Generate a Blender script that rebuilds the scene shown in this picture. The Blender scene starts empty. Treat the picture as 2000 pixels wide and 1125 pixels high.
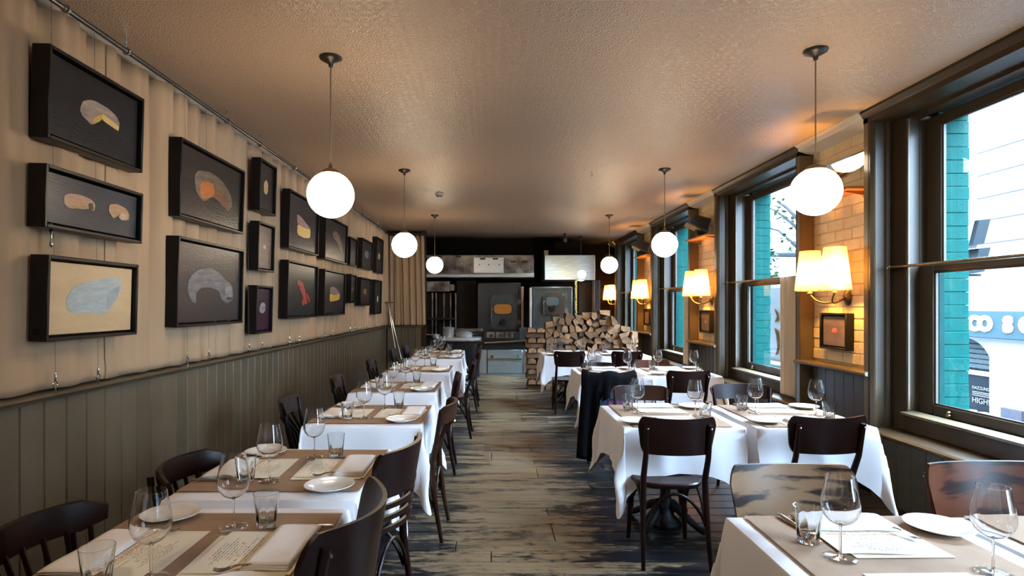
import bpy, math, random
from mathutils import Matrix, Vector
R = math.radians
PI = math.pi
S = bpy.context.scene
C = S.collection
rnd = random.Random(7)

# ------------------------------------------------------------------ camera, world, exposure
cd = bpy.data.cameras.new('camera')
cam = bpy.data.objects.new('camera', cd)
C.objects.link(cam)
cam.location = (0, 0, 1.5)
cam.rotation_euler = (R(90), 0, 0)
cd.sensor_width = 36
cd.lens = 36 * 1120 / 2000
cd.shift_x = 0.0195
cd.shift_y = 0.01675
cd.clip_start = 0.05
S.camera = cam
S.view_settings.view_transform = 'Standard'
S.view_settings.look = 'None'
S.view_settings.exposure = 0.25
S.view_settings.gamma = 1.0
S.view_settings.use_curve_mapping = False
S.cycles.transparent_max_bounces = 40
S.cycles.max_bounces = 10
S.cycles.diffuse_bounces = 6
S.cycles.caustics_reflective = False
S.cycles.caustics_refractive = True
S.cycles.use_denoising = True
S.cycles.sample_clamp_indirect = 8.0
SKY = 135.0
GLOBE = 27.0
W = bpy.data.worlds.new('overcast_sky')
S.world = W
W.use_nodes = True
wb = W.node_tree.nodes['Background']
wb.inputs[0].default_value = (0.52, 0.73, 1.0, 1)
# overcast sky: a third as bright at the horizon as overhead
nt = W.node_tree
tc = nt.nodes.new('ShaderNodeTexCoord'); sx = nt.nodes.new('ShaderNodeSeparateXYZ')
nt.links.new(tc.outputs['Generated'], sx.inputs[0])
mr = nt.nodes.new('ShaderNodeMapRange')
mr.inputs['To Min'].default_value = SKY / 3; mr.inputs['To Max'].default_value = SKY
nt.links.new(sx.outputs['Z'], mr.inputs[0]); nt.links.new(mr.outputs[0], wb.inputs[1])
for k in range(-1, 4):   # sampling portals in the window openings: they give off no light of their own
    ld = bpy.data.lights.new('window_portal', 'AREA'); ld.shape = 'RECTANGLE'; ld.size = 1.75; ld.size_y = 2.4
    ld.cycles.is_portal = True
    lo = bpy.data.objects.new('window_portal', ld); C.objects.link(lo)
    lo.location = (3.66, 4.55 + 3.1 * k - 1.015, 1.75); lo.rotation_euler = (R(90), 0, R(90))

# ------------------------------------------------------------------ mesh builder
class MB:
    def __init__(s):
        s.v = []; s.f = []; s.m = []; s.T = Matrix.Identity(4); s.mi = 0
    def add(s, vs, fs):
        n = len(s.v)
        T = s.T
        s.v += [tuple(T @ Vector(p)) for p in vs]
        s.f += [tuple(i + n for i in f) for f in fs]
        s.m += [s.mi] * len(fs)
        return s
    def convex(s, vs, fs):
        c = Vector((0, 0, 0))
        for p in vs: c += Vector(p)
        c /= len(vs)
        out = []
        for f in fs:
            a, b, d = Vector(vs[f[0]]), Vector(vs[f[1]]), Vector(vs[f[2]])
            out.append(f if (b - a).cross(d - a).dot(a - c) > 0 else tuple(reversed(f)))
        return s.add(vs, out)
    def box(s, x0, x1, y0, y1, z0, z1, b=0.0):
        cx, cy, cz = (x0 + x1) / 2, (y0 + y1) / 2, (z0 + z1) / 2
        hx, hy, hz = abs(x1 - x0) / 2, abs(y1 - y0) / 2, abs(z1 - z0) / 2
        b = min(b, hx * .9, hy * .9, hz * .9)
        if b <= 0:
            vs = [(cx + i * hx, cy + j * hy, cz + k * hz) for i in (-1, 1) for j in (-1, 1) for k in (-1, 1)]
            return s.convex(vs, [(0, 1, 3, 2), (4, 5, 7, 6), (0, 1, 5, 4), (2, 3, 7, 6), (0, 2, 6, 4), (1, 3, 7, 5)])
        vs = []; ix = {}
        for i in (-1, 1):
            for j in (-1, 1):
                for k in (-1, 1):
                    for a in range(3):
                        ix[i, j, k, a] = len(vs)
                        vs.append((cx + i * (hx - (0 if a == 0 else b)), cy + j * (hy - (0 if a == 1 else b)), cz + k * (hz - (0 if a == 2 else b))))
        fs = []
        q = ((-1, -1), (-1, 1), (1, 1), (1, -1))
        for sg in (-1, 1):
            fs.append(tuple(ix[sg, a, c_, 0] for a, c_ in q))
            fs.append(tuple(ix[a, sg, c_, 1] for a, c_ in q))
            fs.append(tuple(ix[a, c_, sg, 2] for a, c_ in q))
        for p in (-1, 1):
            for q_ in (-1, 1):
                fs.append((ix[p, q_, -1, 0], ix[p, q_, 1, 0], ix[p, q_, 1, 1], ix[p, q_, -1, 1]))
                fs.append((ix[p, -1, q_, 0], ix[p, 1, q_, 0], ix[p, 1, q_, 2], ix[p, -1, q_, 2]))
                fs.append((ix[-1, p, q_, 1], ix[1, p, q_, 1], ix[1, p, q_, 2], ix[-1, p, q_, 2]))
                for k in (-1, 1): fs.append((ix[p, q_, k, 0], ix[p, q_, k, 1], ix[p, q_, k, 2]))
        return s.convex(vs, fs)
    def lathe(s, prof, seg=24, c=(0, 0, 0), mod=None):
        vs = []; fs = []
        n = len(prof)
        for i, (r, z) in enumerate(prof):
            for k in range(seg):
                a = 2 * PI * k / seg
                rr = r * (mod(a, z, i) if mod else 1)
                vs.append((c[0] + rr * math.cos(a), c[1] + rr * math.sin(a), c[2] + z))
        for i in range(n - 1):
            for k in range(seg):
                k2 = (k + 1) % seg
                fs.append((i * seg + k, i * seg + k2, (i + 1) * seg + k2, (i + 1) * seg + k))
        if prof[0][0] > 1e-4: fs.append(tuple(reversed(range(seg))))
        if prof[-1][0] > 1e-4: fs.append(tuple((n - 1) * seg + k for k in range(seg)))
        return s.add(vs, fs)
    def tube(s, path, r, seg=8, flat=None, cap=True):
        P = [Vector(p) for p in path]
        n = len(P)
        rs = r if isinstance(r, (list, tuple)) else [r] * n
        vs = []; fs = []
        prev = None
        for i in range(n):
            t = (P[min(i + 1, n - 1)] - P[max(i - 1, 0)]).normalized()
            if prev is None:
                up = Vector((0, 0, 1)) if abs(t.z) < .9 else Vector((1, 0, 0))
                u = t.cross(up).normalized()
            else:
                u = (prev - t * prev.dot(t)).normalized()
            prev = u
            w = t.cross(u)
            for k in range(seg):
                a = 2 * PI * k / seg + PI / seg
                q = P[i] + u * (rs[i] * math.cos(a)) + w * (rs[i] * (flat or 1) * math.sin(a))
                vs.append(tuple(q))
        for i in range(n - 1):
            for k in range(seg):
                k2 = (k + 1) % seg
                fs.append((i * seg + k, i * seg + k2, (i + 1) * seg + k2, (i + 1) * seg + k))
        if cap:
            fs.append(tuple(reversed(range(seg))))
            fs.append(tuple((n - 1) * seg + k for k in range(seg)))
        return s.add(vs, fs)
    def prism(s, poly, a0, a1, axis='z'):
        # polygon given in the two other axes (x,y | x,z | y,z)
        n = len(poly)
        def P(p, a):
            return (p[0], p[1], a) if axis == 'z' else (p[0], a, p[1]) if axis == 'y' else (a, p[0], p[1])
        area = sum(poly[i][0] * poly[(i + 1) % n][1] - poly[(i + 1) % n][0] * poly[i][1] for i in range(n))
        flip = (area < 0) != (axis == 'y')
        vs = [P(p, a0) for p in poly] + [P(p, a1) for p in poly]
        fs = [tuple(reversed(range(n))), tuple(range(n, 2 * n))]
        for i in range(n):
            j = (i + 1) % n
            fs.append((i, j, n + j, n + i))
        if flip: fs = [tuple(reversed(f)) for f in fs]
        return s.add(vs, fs)
    def grid(s, pts, closed=False):
        nu, nv = len(pts), len(pts[0])
        vs = [p for row in pts for p in row]
        fs = [(i * nv + j, (i + 1) * nv + j, (i + 1) * nv + j + 1, i * nv + j + 1) for i in range(nu - 1) for j in range(nv - 1)]
        return s.add(vs, fs)
    def mesh(s, name, mats, smooth=True, ang=38):
        me = bpy.data.meshes.new(name)
        me.from_pydata(s.v, [], s.f)
        if not isinstance(mats, (list, tuple)): mats = [mats]
        for m in mats: me.materials.append(m)
        if len(mats) > 1: me.polygons.foreach_set('material_index', s.m)
        if smooth:
            me.polygons.foreach_set('use_smooth', [True] * len(me.polygons))
            try: me.set_sharp_from_angle(angle=R(ang))
            except Exception: pass
        me.update()
        return me
    def obj(s, name, mats, parent=None, smooth=True, ang=38):
        return put(name, s.mesh(name, mats, smooth, ang), parent)

def put(name, me, parent=None, loc=None, rot=None, scale=None):
    o = bpy.data.objects.new(name, me)
    C.objects.link(o)
    if parent: o.parent = parent
    if loc: o.location = loc
    if rot: o.rotation_euler = rot
    if scale: o.scale = scale
    return o
def tag(o, label=None, cat=None, group=None, kind=None):
    if label: o['label'] = label
    if cat: o['category'] = cat
    if group: o['group'] = group
    if kind: o['kind'] = kind
    return o
def thing(name, label, cat, loc=(0, 0, 0), rz=0, group=None):
    o = put(name, None, None, loc, (0, 0, rz))
    o.empty_display_size = .1
    return tag(o, label, cat, group)
def struct(name, bm=None, m=None, loc=None, smooth=True):
    o = bm.obj(name, m, None, smooth) if bm else put(name, None, None, loc)
    o['kind'] = 'structure'
    return o
def dup(root, loc, rz=0, label=None, group=None, rot=None):
    r = root.copy(); C.objects.link(r)
    r.location = loc; r.rotation_euler = rot or (0, 0, rz)
    if label: r['label'] = label
    if group: r['group'] = group
    for ch in list(root.children):
        c = ch.copy(); C.objects.link(c); c.parent = r
        for g in list(ch.children):
            d = g.copy(); C.objects.link(d); d.parent = c
    return r
class Proto:
    """first use moves the built thing itself, later uses copy it"""
    def __init__(s, root): s.root = root; s.used = False
    def place(s, loc, rz=0, label=None, group=None, rot=None):
        if not s.used:
            s.used = True
            r = s.root
            r.location = loc; r.rotation_euler = rot or (0, 0, rz)
            if label: r['label'] = label
            if group: r['group'] = group
            return r
        return dup(s.root, loc, rz, label, group, rot)

# ------------------------------------------------------------------ materials
def mat(name, col, rough=.5, metal=0, col2=None, scale=8, stretch=(1, 1, 1), lo=.35, hi=.65, detail=6, bump=0, bscale=None, objrand=0, spec=.5, coat=0, emit=None, estr=0, coords='Object', rough2=None, bdist=.01):
    m = bpy.data.materials.new(name)
    m.use_nodes = True
    nt = m.node_tree
    p = nt.nodes['Principled BSDF']
    p.inputs['Base Color'].default_value = (*col, 1)
    p.inputs['Roughness'].default_value = rough
    p.inputs['Metallic'].default_value = metal
    p.inputs['Specular IOR Level'].default_value = spec
    p.inputs['Coat Weight'].default_value = coat
    p.inputs['Coat Roughness'].default_value = .15
    if emit:
        p.inputs['Emission Color'].default_value = (*emit, 1)
        p.inputs['Emission Strength'].default_value = estr
    L = nt.links.new
    if col2 or bump:
        tc = nt.nodes.new('ShaderNodeTexCoord')
        mp = nt.nodes.new('ShaderNodeMapping')
        mp.inputs['Scale'].default_value = stretch
        L(tc.outputs[coords], mp.inputs[0])
        vec = mp.outputs[0]
        if objrand:
            oi = nt.nodes.new('ShaderNodeObjectInfo')
            ad = nt.nodes.new('ShaderNodeVectorMath'); ad.operation = 'ADD'
            ml = nt.nodes.new('ShaderNodeVectorMath'); ml.operation = 'SCALE'
            cb = nt.nodes.new('ShaderNodeCombineXYZ')
            for k in range(3): L(oi.outputs['Random'], cb.inputs[k])
            L(cb.outputs[0], ml.inputs[0]); ml.inputs['Scale'].default_value = 37
            L(vec, ad.inputs[0]); L(ml.outputs[0], ad.inputs[1])
            vec = ad.outputs[0]
        no = nt.nodes.new('ShaderNodeTexNoise')
        no.inputs['Scale'].default_value = scale
        no.inputs['Detail'].default_value = detail
        L(vec, no.inputs['Vector'])
        if col2:
            rp = nt.nodes.new('ShaderNodeMapRange')
            rp.inputs['From Min'].default_value = lo; rp.inputs['From Max'].default_value = hi
            L(no.outputs[0], rp.inputs[0])
            mx = nt.nodes.new('ShaderNodeMix'); mx.data_type = 'RGBA'
            mx.inputs['A'].default_value = (*col, 1); mx.inputs['B'].default_value = (*col2, 1)
            L(rp.outputs[0], mx.inputs['Factor'])
            out = mx.outputs['Result']
            if objrand:
                hs = nt.nodes.new('ShaderNodeHueSaturation')
                r2 = nt.nodes.new('ShaderNodeMapRange')
                r2.inputs['To Min'].default_value = 1 - objrand; r2.inputs['To Max'].default_value = 1 + objrand
                L(oi.outputs['Random'], r2.inputs[0]); L(r2.outputs[0], hs.inputs['Value'])
                L(out, hs.inputs['Color']); out = hs.outputs[0]
            L(out, p.inputs['Base Color'])
            if rough2 is not None:
                r3 = nt.nodes.new('ShaderNodeMapRange')
                r3.inputs['To Min'].default_value = rough; r3.inputs['To Max'].default_value = rough2
                L(rp.outputs[0], r3.inputs[0]); L(r3.outputs[0], p.inputs['Roughness'])
        if bump:
            nb = no
            if bscale:
                nb = nt.nodes.new('ShaderNodeTexNoise')
                nb.inputs['Scale'].default_value = bscale; nb.inputs['Detail'].default_value = 4
                L(vec, nb.inputs['Vector'])
            b = nt.nodes.new('ShaderNodeBump')
            b.inputs['Strength'].default_value = bump; b.inputs['Distance'].default_value = bdist
            L(nb.outputs[0], b.inputs['Height']); L(b.outputs[0], p.inputs['Normal'])
    return m
def emis(name, col, st):
    m = bpy.data.materials.new(name); m.use_nodes = True
    nt = m.node_tree; nt.nodes.clear()
    e = nt.nodes.new('ShaderNodeEmission'); o = nt.nodes.new('ShaderNodeOutputMaterial')
    e.inputs[0].default_value = (*col, 1); e.inputs[1].default_value = st
    nt.links.new(e.outputs[0], o.inputs[0])
    return m
def glass(name, tint=(1, 1, 1), base=.03, edge=.8, power=3.0, rough=.01):
    m = bpy.data.materials.new(name); m.use_nodes = True
    nt = m.node_tree; nt.nodes.clear(); L = nt.links.new
    o = nt.nodes.new('ShaderNodeOutputMaterial')
    t = nt.nodes.new('ShaderNodeBsdfTransparent'); t.inputs[0].default_value = (*tint, 1)
    g = nt.nodes.new('ShaderNodeBsdfGlossy'); g.inputs['Roughness'].default_value = rough
    g.inputs[0].default_value = (.95, .97, 1, 1)
    lw = nt.nodes.new('ShaderNodeLayerWeight'); lw.inputs[0].default_value = .5
    pw = nt.nodes.new('ShaderNodeMath'); pw.operation = 'POWER'; pw.inputs[1].default_value = power
    ma = nt.nodes.new('ShaderNodeMath'); ma.operation = 'MULTIPLY_ADD'; ma.inputs[1].default_value = edge; ma.inputs[2].default_value = base
    mx = nt.nodes.new('ShaderNodeMixShader')
    L(lw.outputs['Facing'], pw.inputs[0]); L(pw.outputs[0], ma.inputs[0]); L(ma.outputs[0], mx.inputs[0])
    L(t.outputs[0], mx.inputs[1]); L(g.outputs[0], mx.inputs[2]); L(mx.outputs[0], o.inputs[0])
    return m

M = {}
M['olive'] = mat('olive_paint', (.115, .083, .044), .36, col2=(.085, .061, .033), scale=3, spec=.35, bump=.08, bscale=60)
M['olive_board'] = mat('olive_board_paint', (.125, .097, .057), .36, col2=(.10, .077, .045), scale=2.5, bump=.08, bscale=40, objrand=.07)
M['trim'] = mat('brown_gloss_paint', (.036, .022, .010), .36, col2=(.026, .016, .0075), scale=5, spec=.16, bump=.05, bscale=50)
M['sash'] = mat('sash_paint', (.042, .029, .016), .32, col2=(.036, .027, .018), scale=6, spec=.3)
M['linen'] = mat('beige_linen', (.42, .287, .172), .9, col2=(.355, .24, .14), scale=4, stretch=(1, 1, .25), bump=.15, bscale=300)
M['cafe'] = mat('white_linen', (.74, .66, .54), .9, col2=(.66, .58, .47), scale=5, stretch=(1, 1, .2), bump=.15, bscale=250)
M['cloth'] = mat('white_tablecloth', (.80, .79, .80), .85, col2=(.76, .75, .765), scale=3, bump=.05, bscale=400)
M['napkin'] = mat('white_napkin', (.82, .80, .79), .9, col2=(.77, .75, .74), scale=6, bump=.1, bscale=300)
M['kraft'] = mat('kraft_paper', (.31, .195, .115), .8, col2=(.27, .165, .095), scale=14, bump=.05, bscale=120)
M['china'] = mat('white_china', (.80, .78, .74), .15, spec=.6, coat=.5)
M['steel'] = mat('brushed_steel', (.66, .68, .68), .36, .72, col2=(.52, .56, .58), scale=6, stretch=(1, 1, 20), rough2=.42)
M['steel_dark'] = mat('sooty_steel', (.26, .24, .22), .4, .9, col2=(.08, .07, .06), scale=4, rough2=.6)
M['cutlery'] = mat('cutlery_steel', (.6, .58, .55), .18, 1)
M['brass'] = mat('aged_brass', (.33, .24, .12), .35, 1, col2=(.22, .16, .08), scale=20)
M['bronze'] = mat('dark_bronze', (.022, .014, .009), .35, .4, col2=(.045, .028, .017), scale=25)
M['wire'] = mat('dull_steel_wire', (.10, .09, .08), .55, .5)
M['cord'] = mat('braided_cord', (.16, .11, .06), .8)
M['chrome'] = mat('chrome', (.6, .6, .6), .15, 1)
M['black'] = mat('black_lacquer', (.008, .007, .007), .3)
M['frame'] = mat('black_frame', (.0035, .003, .003), .4, col2=(.0065, .005, .0045), scale=12, spec=.25)
M['iron'] = mat('black_cast_iron', (.006, .006, .0065), .5, .0, bump=.3, bscale=40, spec=.25)
M['oven'] = mat('charcoal_enamel', (.006, .0085, .0105), .42, .1, col2=(.011, .015, .018), scale=6)
M['oven_teal'] = mat('dark_teal_enamel', (.035, .06, .07), .4, .2, col2=(.05, .08, .09), scale=5)
M['oven_door'] = mat('lighter_charcoal_door', (.022, .029, .034), .36, .3, col2=(.035, .046, .054), scale=7)  # door tone set paler than the oven body so it stands out
M['steel_daylight'] = mat('daylight_tinted_steel', (.55, .68, .74), .3, .75, col2=(.40, .52, .58), scale=5, stretch=(1, 1, 14))  # steel with the blue of reflected daylight put into its base colour
M['soot'] = mat('sooted_wall', (.003, .0027, .0025), .85, col2=(.005, .0045, .004), scale=3, spec=.08)
M['darkbrown'] = mat('dark_brown_board', (.016, .010, .006), .6, col2=(.010, .007, .0045), scale=6, spec=.2)
M['teal'] = mat('teal_masonry_paint', (.0, .040, .033), .7, col2=(.0, .028, .024), scale=5, spec=.06, bump=.4, bscale=30)
M['teal_wood'] = mat('teal_wood_paint', (.0, .024, .022), .6, col2=(.0, .017, .0165), scale=8, spec=.08)
M['brick'] = mat('cream_painted_brick', (.70, .57, .36), .5, col2=(.62, .49, .29), scale=9, bump=.5, bscale=35, objrand=.05)
M['mortar'] = mat('cream_mortar', (.60, .48, .29), .8, col2=(.25, .17, .09), scale=12, lo=.55, hi=.75)
M['cornice'] = mat('cream_cornice', (.62, .54, .44), .6)
M['shelf_wood'] = mat('orange_stained_shelf', (.34, .13, .04), .5, col2=(.25, .09, .03), scale=6, stretch=(6, 1, 6))
def solid_glass(name, ior=1.47, col=(1, 1, 1)):
    m = bpy.data.materials.new(name); m.use_nodes = True
    nt = m.node_tree; nt.nodes.clear()
    o = nt.nodes.new('ShaderNodeOutputMaterial'); g = nt.nodes.new('ShaderNodeBsdfGlass')
    g.inputs['Color'].default_value = (*col, 1); g.inputs['IOR'].default_value = ior; g.inputs['Roughness'].default_value = 0
    nt.links.new(g.outputs[0], o.inputs[0])
    return m
M['glass'] = solid_glass('drinking_glass')
M['thin'] = glass('stem_glass', (.985, .985, .985), .04, .6, 3.0)
M['tumbler'] = solid_glass('pressed_glass', 1.5, (.99, 1, 1))
M['pane'] = glass('window_glass', (.97, .985, .985), .03, .5, 4, .0)
M['globe'] = emis('lit_opal_globe', (1.0, .80, .56), GLOBE)
M['flood'] = emis('lit_flood_diffuser', (1.0, .86, .62), 9)
M['leather'] = mat('dark_green_leather', (.012, .022, .02), .3, coat=.2, bump=.15, bscale=60)
M['coat'] = mat('black_wool', (.004, .004, .006), .95, bump=.3, bscale=200, spec=.08)
M['lining'] = mat('purple_lining', (.16, .035, .13), .55, col2=(.10, .02, .09), scale=8, stretch=(6, 6, 1))
M['lace'] = mat('teal_lace', (.01, .07, .11), .6, col2=(.006, .02, .04), scale=60)
M['white'] = mat('grey_render', (.085, .085, .085), .9, col2=(.07, .072, .074), spec=.1, scale=.8)
M['fascia'] = mat('blue_fascia', (.008, .0165, .019), .7, spec=.05)
M['letter'] = emis('lit_sign_letter', (1, .93, .96), 9)
M['shop'] = mat('dark_blue_shopfront', (.0008, .0018, .003), .7, spec=.04)
M['grey'] = mat('grey_metal', (.006, .0085, .010), .7, spec=.08)
M['leafm'] = mat('green_leaf', (.008, .028, .010), .6, spec=.1)
M['bark'] = mat('dark_bark', (.005, .0055, .006), .9, spec=.05, bump=.5, bscale=40)
M['asphalt'] = mat('street_asphalt', (.04, .04, .042), .9)
M['plastic'] = mat('cream_plastic', (.40, .33, .24), .5)
M['speaker'] = mat('slate_plastic', (.016, .021, .026), .45, col2=(.03, .038, .045), scale=8)
M['printtext'] = mat('cream_print', (.022, .021, .017), .6)
M['orange'] = mat('orange_print', (.028, .011, .002), .9, spec=.02)
M['white_print'] = mat('white_board', (.07, .07, .07), .6)

def chairwood(name, dark, light, lo, hi, sc=3.2, rough=.28, stretch=(1, 1, 1)):
    return mat(name, dark, rough, col2=light, scale=sc, stretch=stretch, lo=lo, hi=hi, detail=8, spec=.22, coat=0, rough2=.42, bump=.06, bscale=60, objrand=.05)
M['wood'] = chairwood('dark_polished_bentwood', (.007, .0021, .0014), (.014, .0037, .002), .3, .7)
M['wood_brown'] = chairwood('brown_bentwood', (.018, .006, .003), (.045, .016, .006), .45, .75, 4)
M['wood_black'] = chairwood('black_bentwood', (.004, .0032, .0032), (.009, .006, .0055), .4, .7)
M['wood_tan'] = chairwood('worn_tan_bentwood', (.012, .005, .003), (.135, .074, .034), .42, .50, 4, .4, (1, 1, 5))
M['wood_orange'] = chairwood('worn_orange_bentwood', (.012, .0035, .002), (.065, .018, .006), .42, .52, 4.5, .38, (1, 1, 5))

def ceiling_mat():
    m = mat('embossed_ceiling_paper', (.43, .305, .215), .36, spec=.5)
    nt = m.node_tree; L = nt.links.new; p = nt.nodes['Principled BSDF']
    tc = nt.nodes.new('ShaderNodeTexCoord')
    vo = nt.nodes.new('ShaderNodeTexVoronoi'); vo.inputs['Scale'].default_value = 17; vo.inputs['Randomness'].default_value = .35
    L(tc.outputs['Object'], vo.inputs['Vector'])
    mu = nt.nodes.new('ShaderNodeMath'); mu.operation = 'MULTIPLY'; mu.inputs[1].default_value = 34
    si = nt.nodes.new('ShaderNodeMath'); si.operation = 'SINE'
    L(vo.outputs['Distance'], mu.inputs[0]); L(mu.outputs[0], si.inputs[0])
    no = nt.nodes.new('ShaderNodeTexNoise'); no.inputs['Scale'].default_value = 70; no.inputs['Detail'].default_value = 3
    L(tc.outputs['Object'], no.inputs['Vector'])
    ad = nt.nodes.new('ShaderNodeMath'); ad.operation = 'MULTIPLY_ADD'; ad.inputs[1].default_value = .35
    L(si.outputs[0], ad.inputs[0]); L(no.outputs[0], ad.inputs[2])
    b = nt.nodes.new('ShaderNodeBump'); b.inputs['Strength'].default_value = .42; b.inputs['Distance'].default_value = .006
    L(ad.outputs[0], b.inputs['Height']); L(b.outputs[0], p.inputs['Normal'])
    # soot stain where the ceiling runs into the wood-fired kitchen
    sp = nt.nodes.new('ShaderNodeSeparateXYZ'); L(tc.outputs['Object'], sp.inputs[0])
    n2 = nt.nodes.new('ShaderNodeTexNoise'); n2.inputs['Scale'].default_value = .9; n2.inputs['Detail'].default_value = 3
    L(tc.outputs['Object'], n2.inputs['Vector'])
    a2 = nt.nodes.new('ShaderNodeMath'); a2.operation = 'MULTIPLY_ADD'; a2.inputs[1].default_value = 2.2
    L(n2.outputs[0], a2.inputs[0]); L(sp.outputs['Y'], a2.inputs[2])
    mr = nt.nodes.new('ShaderNodeMapRange'); mr.interpolation_type = 'SMOOTHSTEP'
    mr.inputs['From Min'].default_value = 13.3; mr.inputs['From Max'].default_value = 14.7
    L(a2.outputs[0], mr.inputs[0])
    mx = nt.nodes.new('ShaderNodeMix'); mx.data_type = 'RGBA'
    mx.inputs['A'].default_value = (.43, .305, .215, 1); mx.inputs['B'].default_value = (.006, .005, .004, 1)
    L(mr.outputs[0], mx.inputs['Factor']); L(mx.outputs['Result'], p.inputs['Base Color'])
    return m
M['ceiling'] = ceiling_mat()

def floor_mat():
    m = mat('worn_painted_boards', (.1, .1, .1), .42, spec=.3)
    nt = m.node_tree; L = nt.links.new; p = nt.nodes['Principled BSDF']
    tc = nt.nodes.new('ShaderNodeTexCoord'); oi = nt.nodes.new('ShaderNodeObjectInfo')
    geo = nt.nodes.new('ShaderNodeNewGeometry')
    sp = nt.nodes.new('ShaderNodeSeparateXYZ'); L(geo.outputs['Position'], sp.inputs[0])
    mp = nt.nodes.new('ShaderNodeMapping'); mp.inputs['Scale'].default_value = (1, 5, 1)
    L(geo.outputs['Position'], mp.inputs[0])
    n1 = nt.nodes.new('ShaderNodeTexNoise'); n1.inputs['Scale'].default_value = 1.7; n1.inputs['Detail'].default_value = 9; n1.inputs['Roughness'].default_value = .68
    L(mp.outputs[0], n1.inputs['Vector'])
    m4 = nt.nodes.new('ShaderNodeMapping'); m4.inputs['Scale'].default_value = (1, 3.2, 1); L(geo.outputs['Position'], m4.inputs[0])
    n4 = nt.nodes.new('ShaderNodeTexNoise'); n4.inputs['Scale'].default_value = 11; n4.inputs['Detail'].default_value = 8; n4.inputs['Roughness'].default_value = .7
    L(m4.outputs[0], n4.inputs['Vector'])
    mixn = nt.nodes.new('ShaderNodeMath'); mixn.operation = 'MULTIPLY_ADD'; mixn.inputs[1].default_value = .9
    sub4 = nt.nodes.new('ShaderNodeMath'); sub4.operation = 'SUBTRACT'; sub4.inputs[1].default_value = .5
    L(n4.outputs[0], sub4.inputs[0]); L(sub4.outputs[0], mixn.inputs[0]); L(n1.outputs[0], mixn.inputs[2])
    # foot wear: strongest along the middle of the aisle
    dx = nt.nodes.new('ShaderNodeMath'); dx.operation = 'SUBTRACT'; dx.inputs[1].default_value = .17; L(sp.outputs['X'], dx.inputs[0])
    ab = nt.nodes.new('ShaderNodeMath'); ab.operation = 'ABSOLUTE'; L(dx.outputs[0], ab.inputs[0])
    mr = nt.nodes.new('ShaderNodeMapRange'); mr.inputs['From Min'].default_value = .15; mr.inputs['From Max'].default_value = .85
    mr.inputs['To Min'].default_value = .17; mr.inputs['To Max'].default_value = -.09
    L(ab.outputs[0], mr.inputs[0])
    ad = nt.nodes.new('ShaderNodeMath'); ad.operation = 'ADD'; L(mixn.outputs[0], ad.inputs[0]); L(mr.outputs[0], ad.inputs[1])
    r2 = nt.nodes.new('ShaderNodeMath'); r2.operation = 'MULTIPLY_ADD'; r2.inputs[1].default_value = .10; r2.inputs[2].default_value = -.05
    L(oi.outputs['Random'], r2.inputs[0])
    a3 = nt.nodes.new('ShaderNodeMath'); a3.operation = 'ADD'; L(ad.outputs[0], a3.inputs[0]); L(r2.outputs[0], a3.inputs[1])
    rm = nt.nodes.new('ShaderNodeMapRange'); rm.inputs['From Min'].default_value = .50; rm.inputs['From Max'].default_value = .64
    L(a3.outputs[0], rm.inputs[0])
    m2 = nt.nodes.new('ShaderNodeMapping'); m2.inputs['Scale'].default_value = (1.2, 22, 1); L(geo.outputs['Position'], m2.inputs[0])
    n2 = nt.nodes.new('ShaderNodeTexNoise'); n2.inputs['Scale'].default_value = 3; n2.inputs['Detail'].default_value = 5; L(m2.outputs[0], n2.inputs['Vector'])
    w = nt.nodes.new('ShaderNodeMix'); w.data_type = 'RGBA'
    w.inputs['A'].default_value = (.12, .083, .046, 1); w.inputs['B'].default_value = (.36, .265, .155, 1)
    L(n2.outputs[0], w.inputs['Factor'])
    mx = nt.nodes.new('ShaderNodeMix'); mx.data_type = 'RGBA'
    mx.inputs['A'].default_value = (.008, .009, .011, 1)
    L(rm.outputs[0], mx.inputs['Factor']); L(w.outputs['Result'], mx.inputs['B']); L(mx.outputs['Result'], p.inputs['Base Color'])
    rr = nt.nodes.new('ShaderNodeMapRange'); rr.inputs['To Min'].default_value = .30; rr.inputs['To Max'].default_value = .55
    L(rm.outputs[0], rr.inputs[0]); L(rr.outputs[0], p.inputs['Roughness'])
    b = nt.nodes.new('ShaderNodeBump'); b.inputs['Strength'].default_value = .25; b.inputs['Distance'].default_value = .004
    L(n2.outputs[0], b.inputs['Height']); L(b.outputs[0], p.inputs['Normal'])
    return m
M['floor'] = floor_mat()

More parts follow.
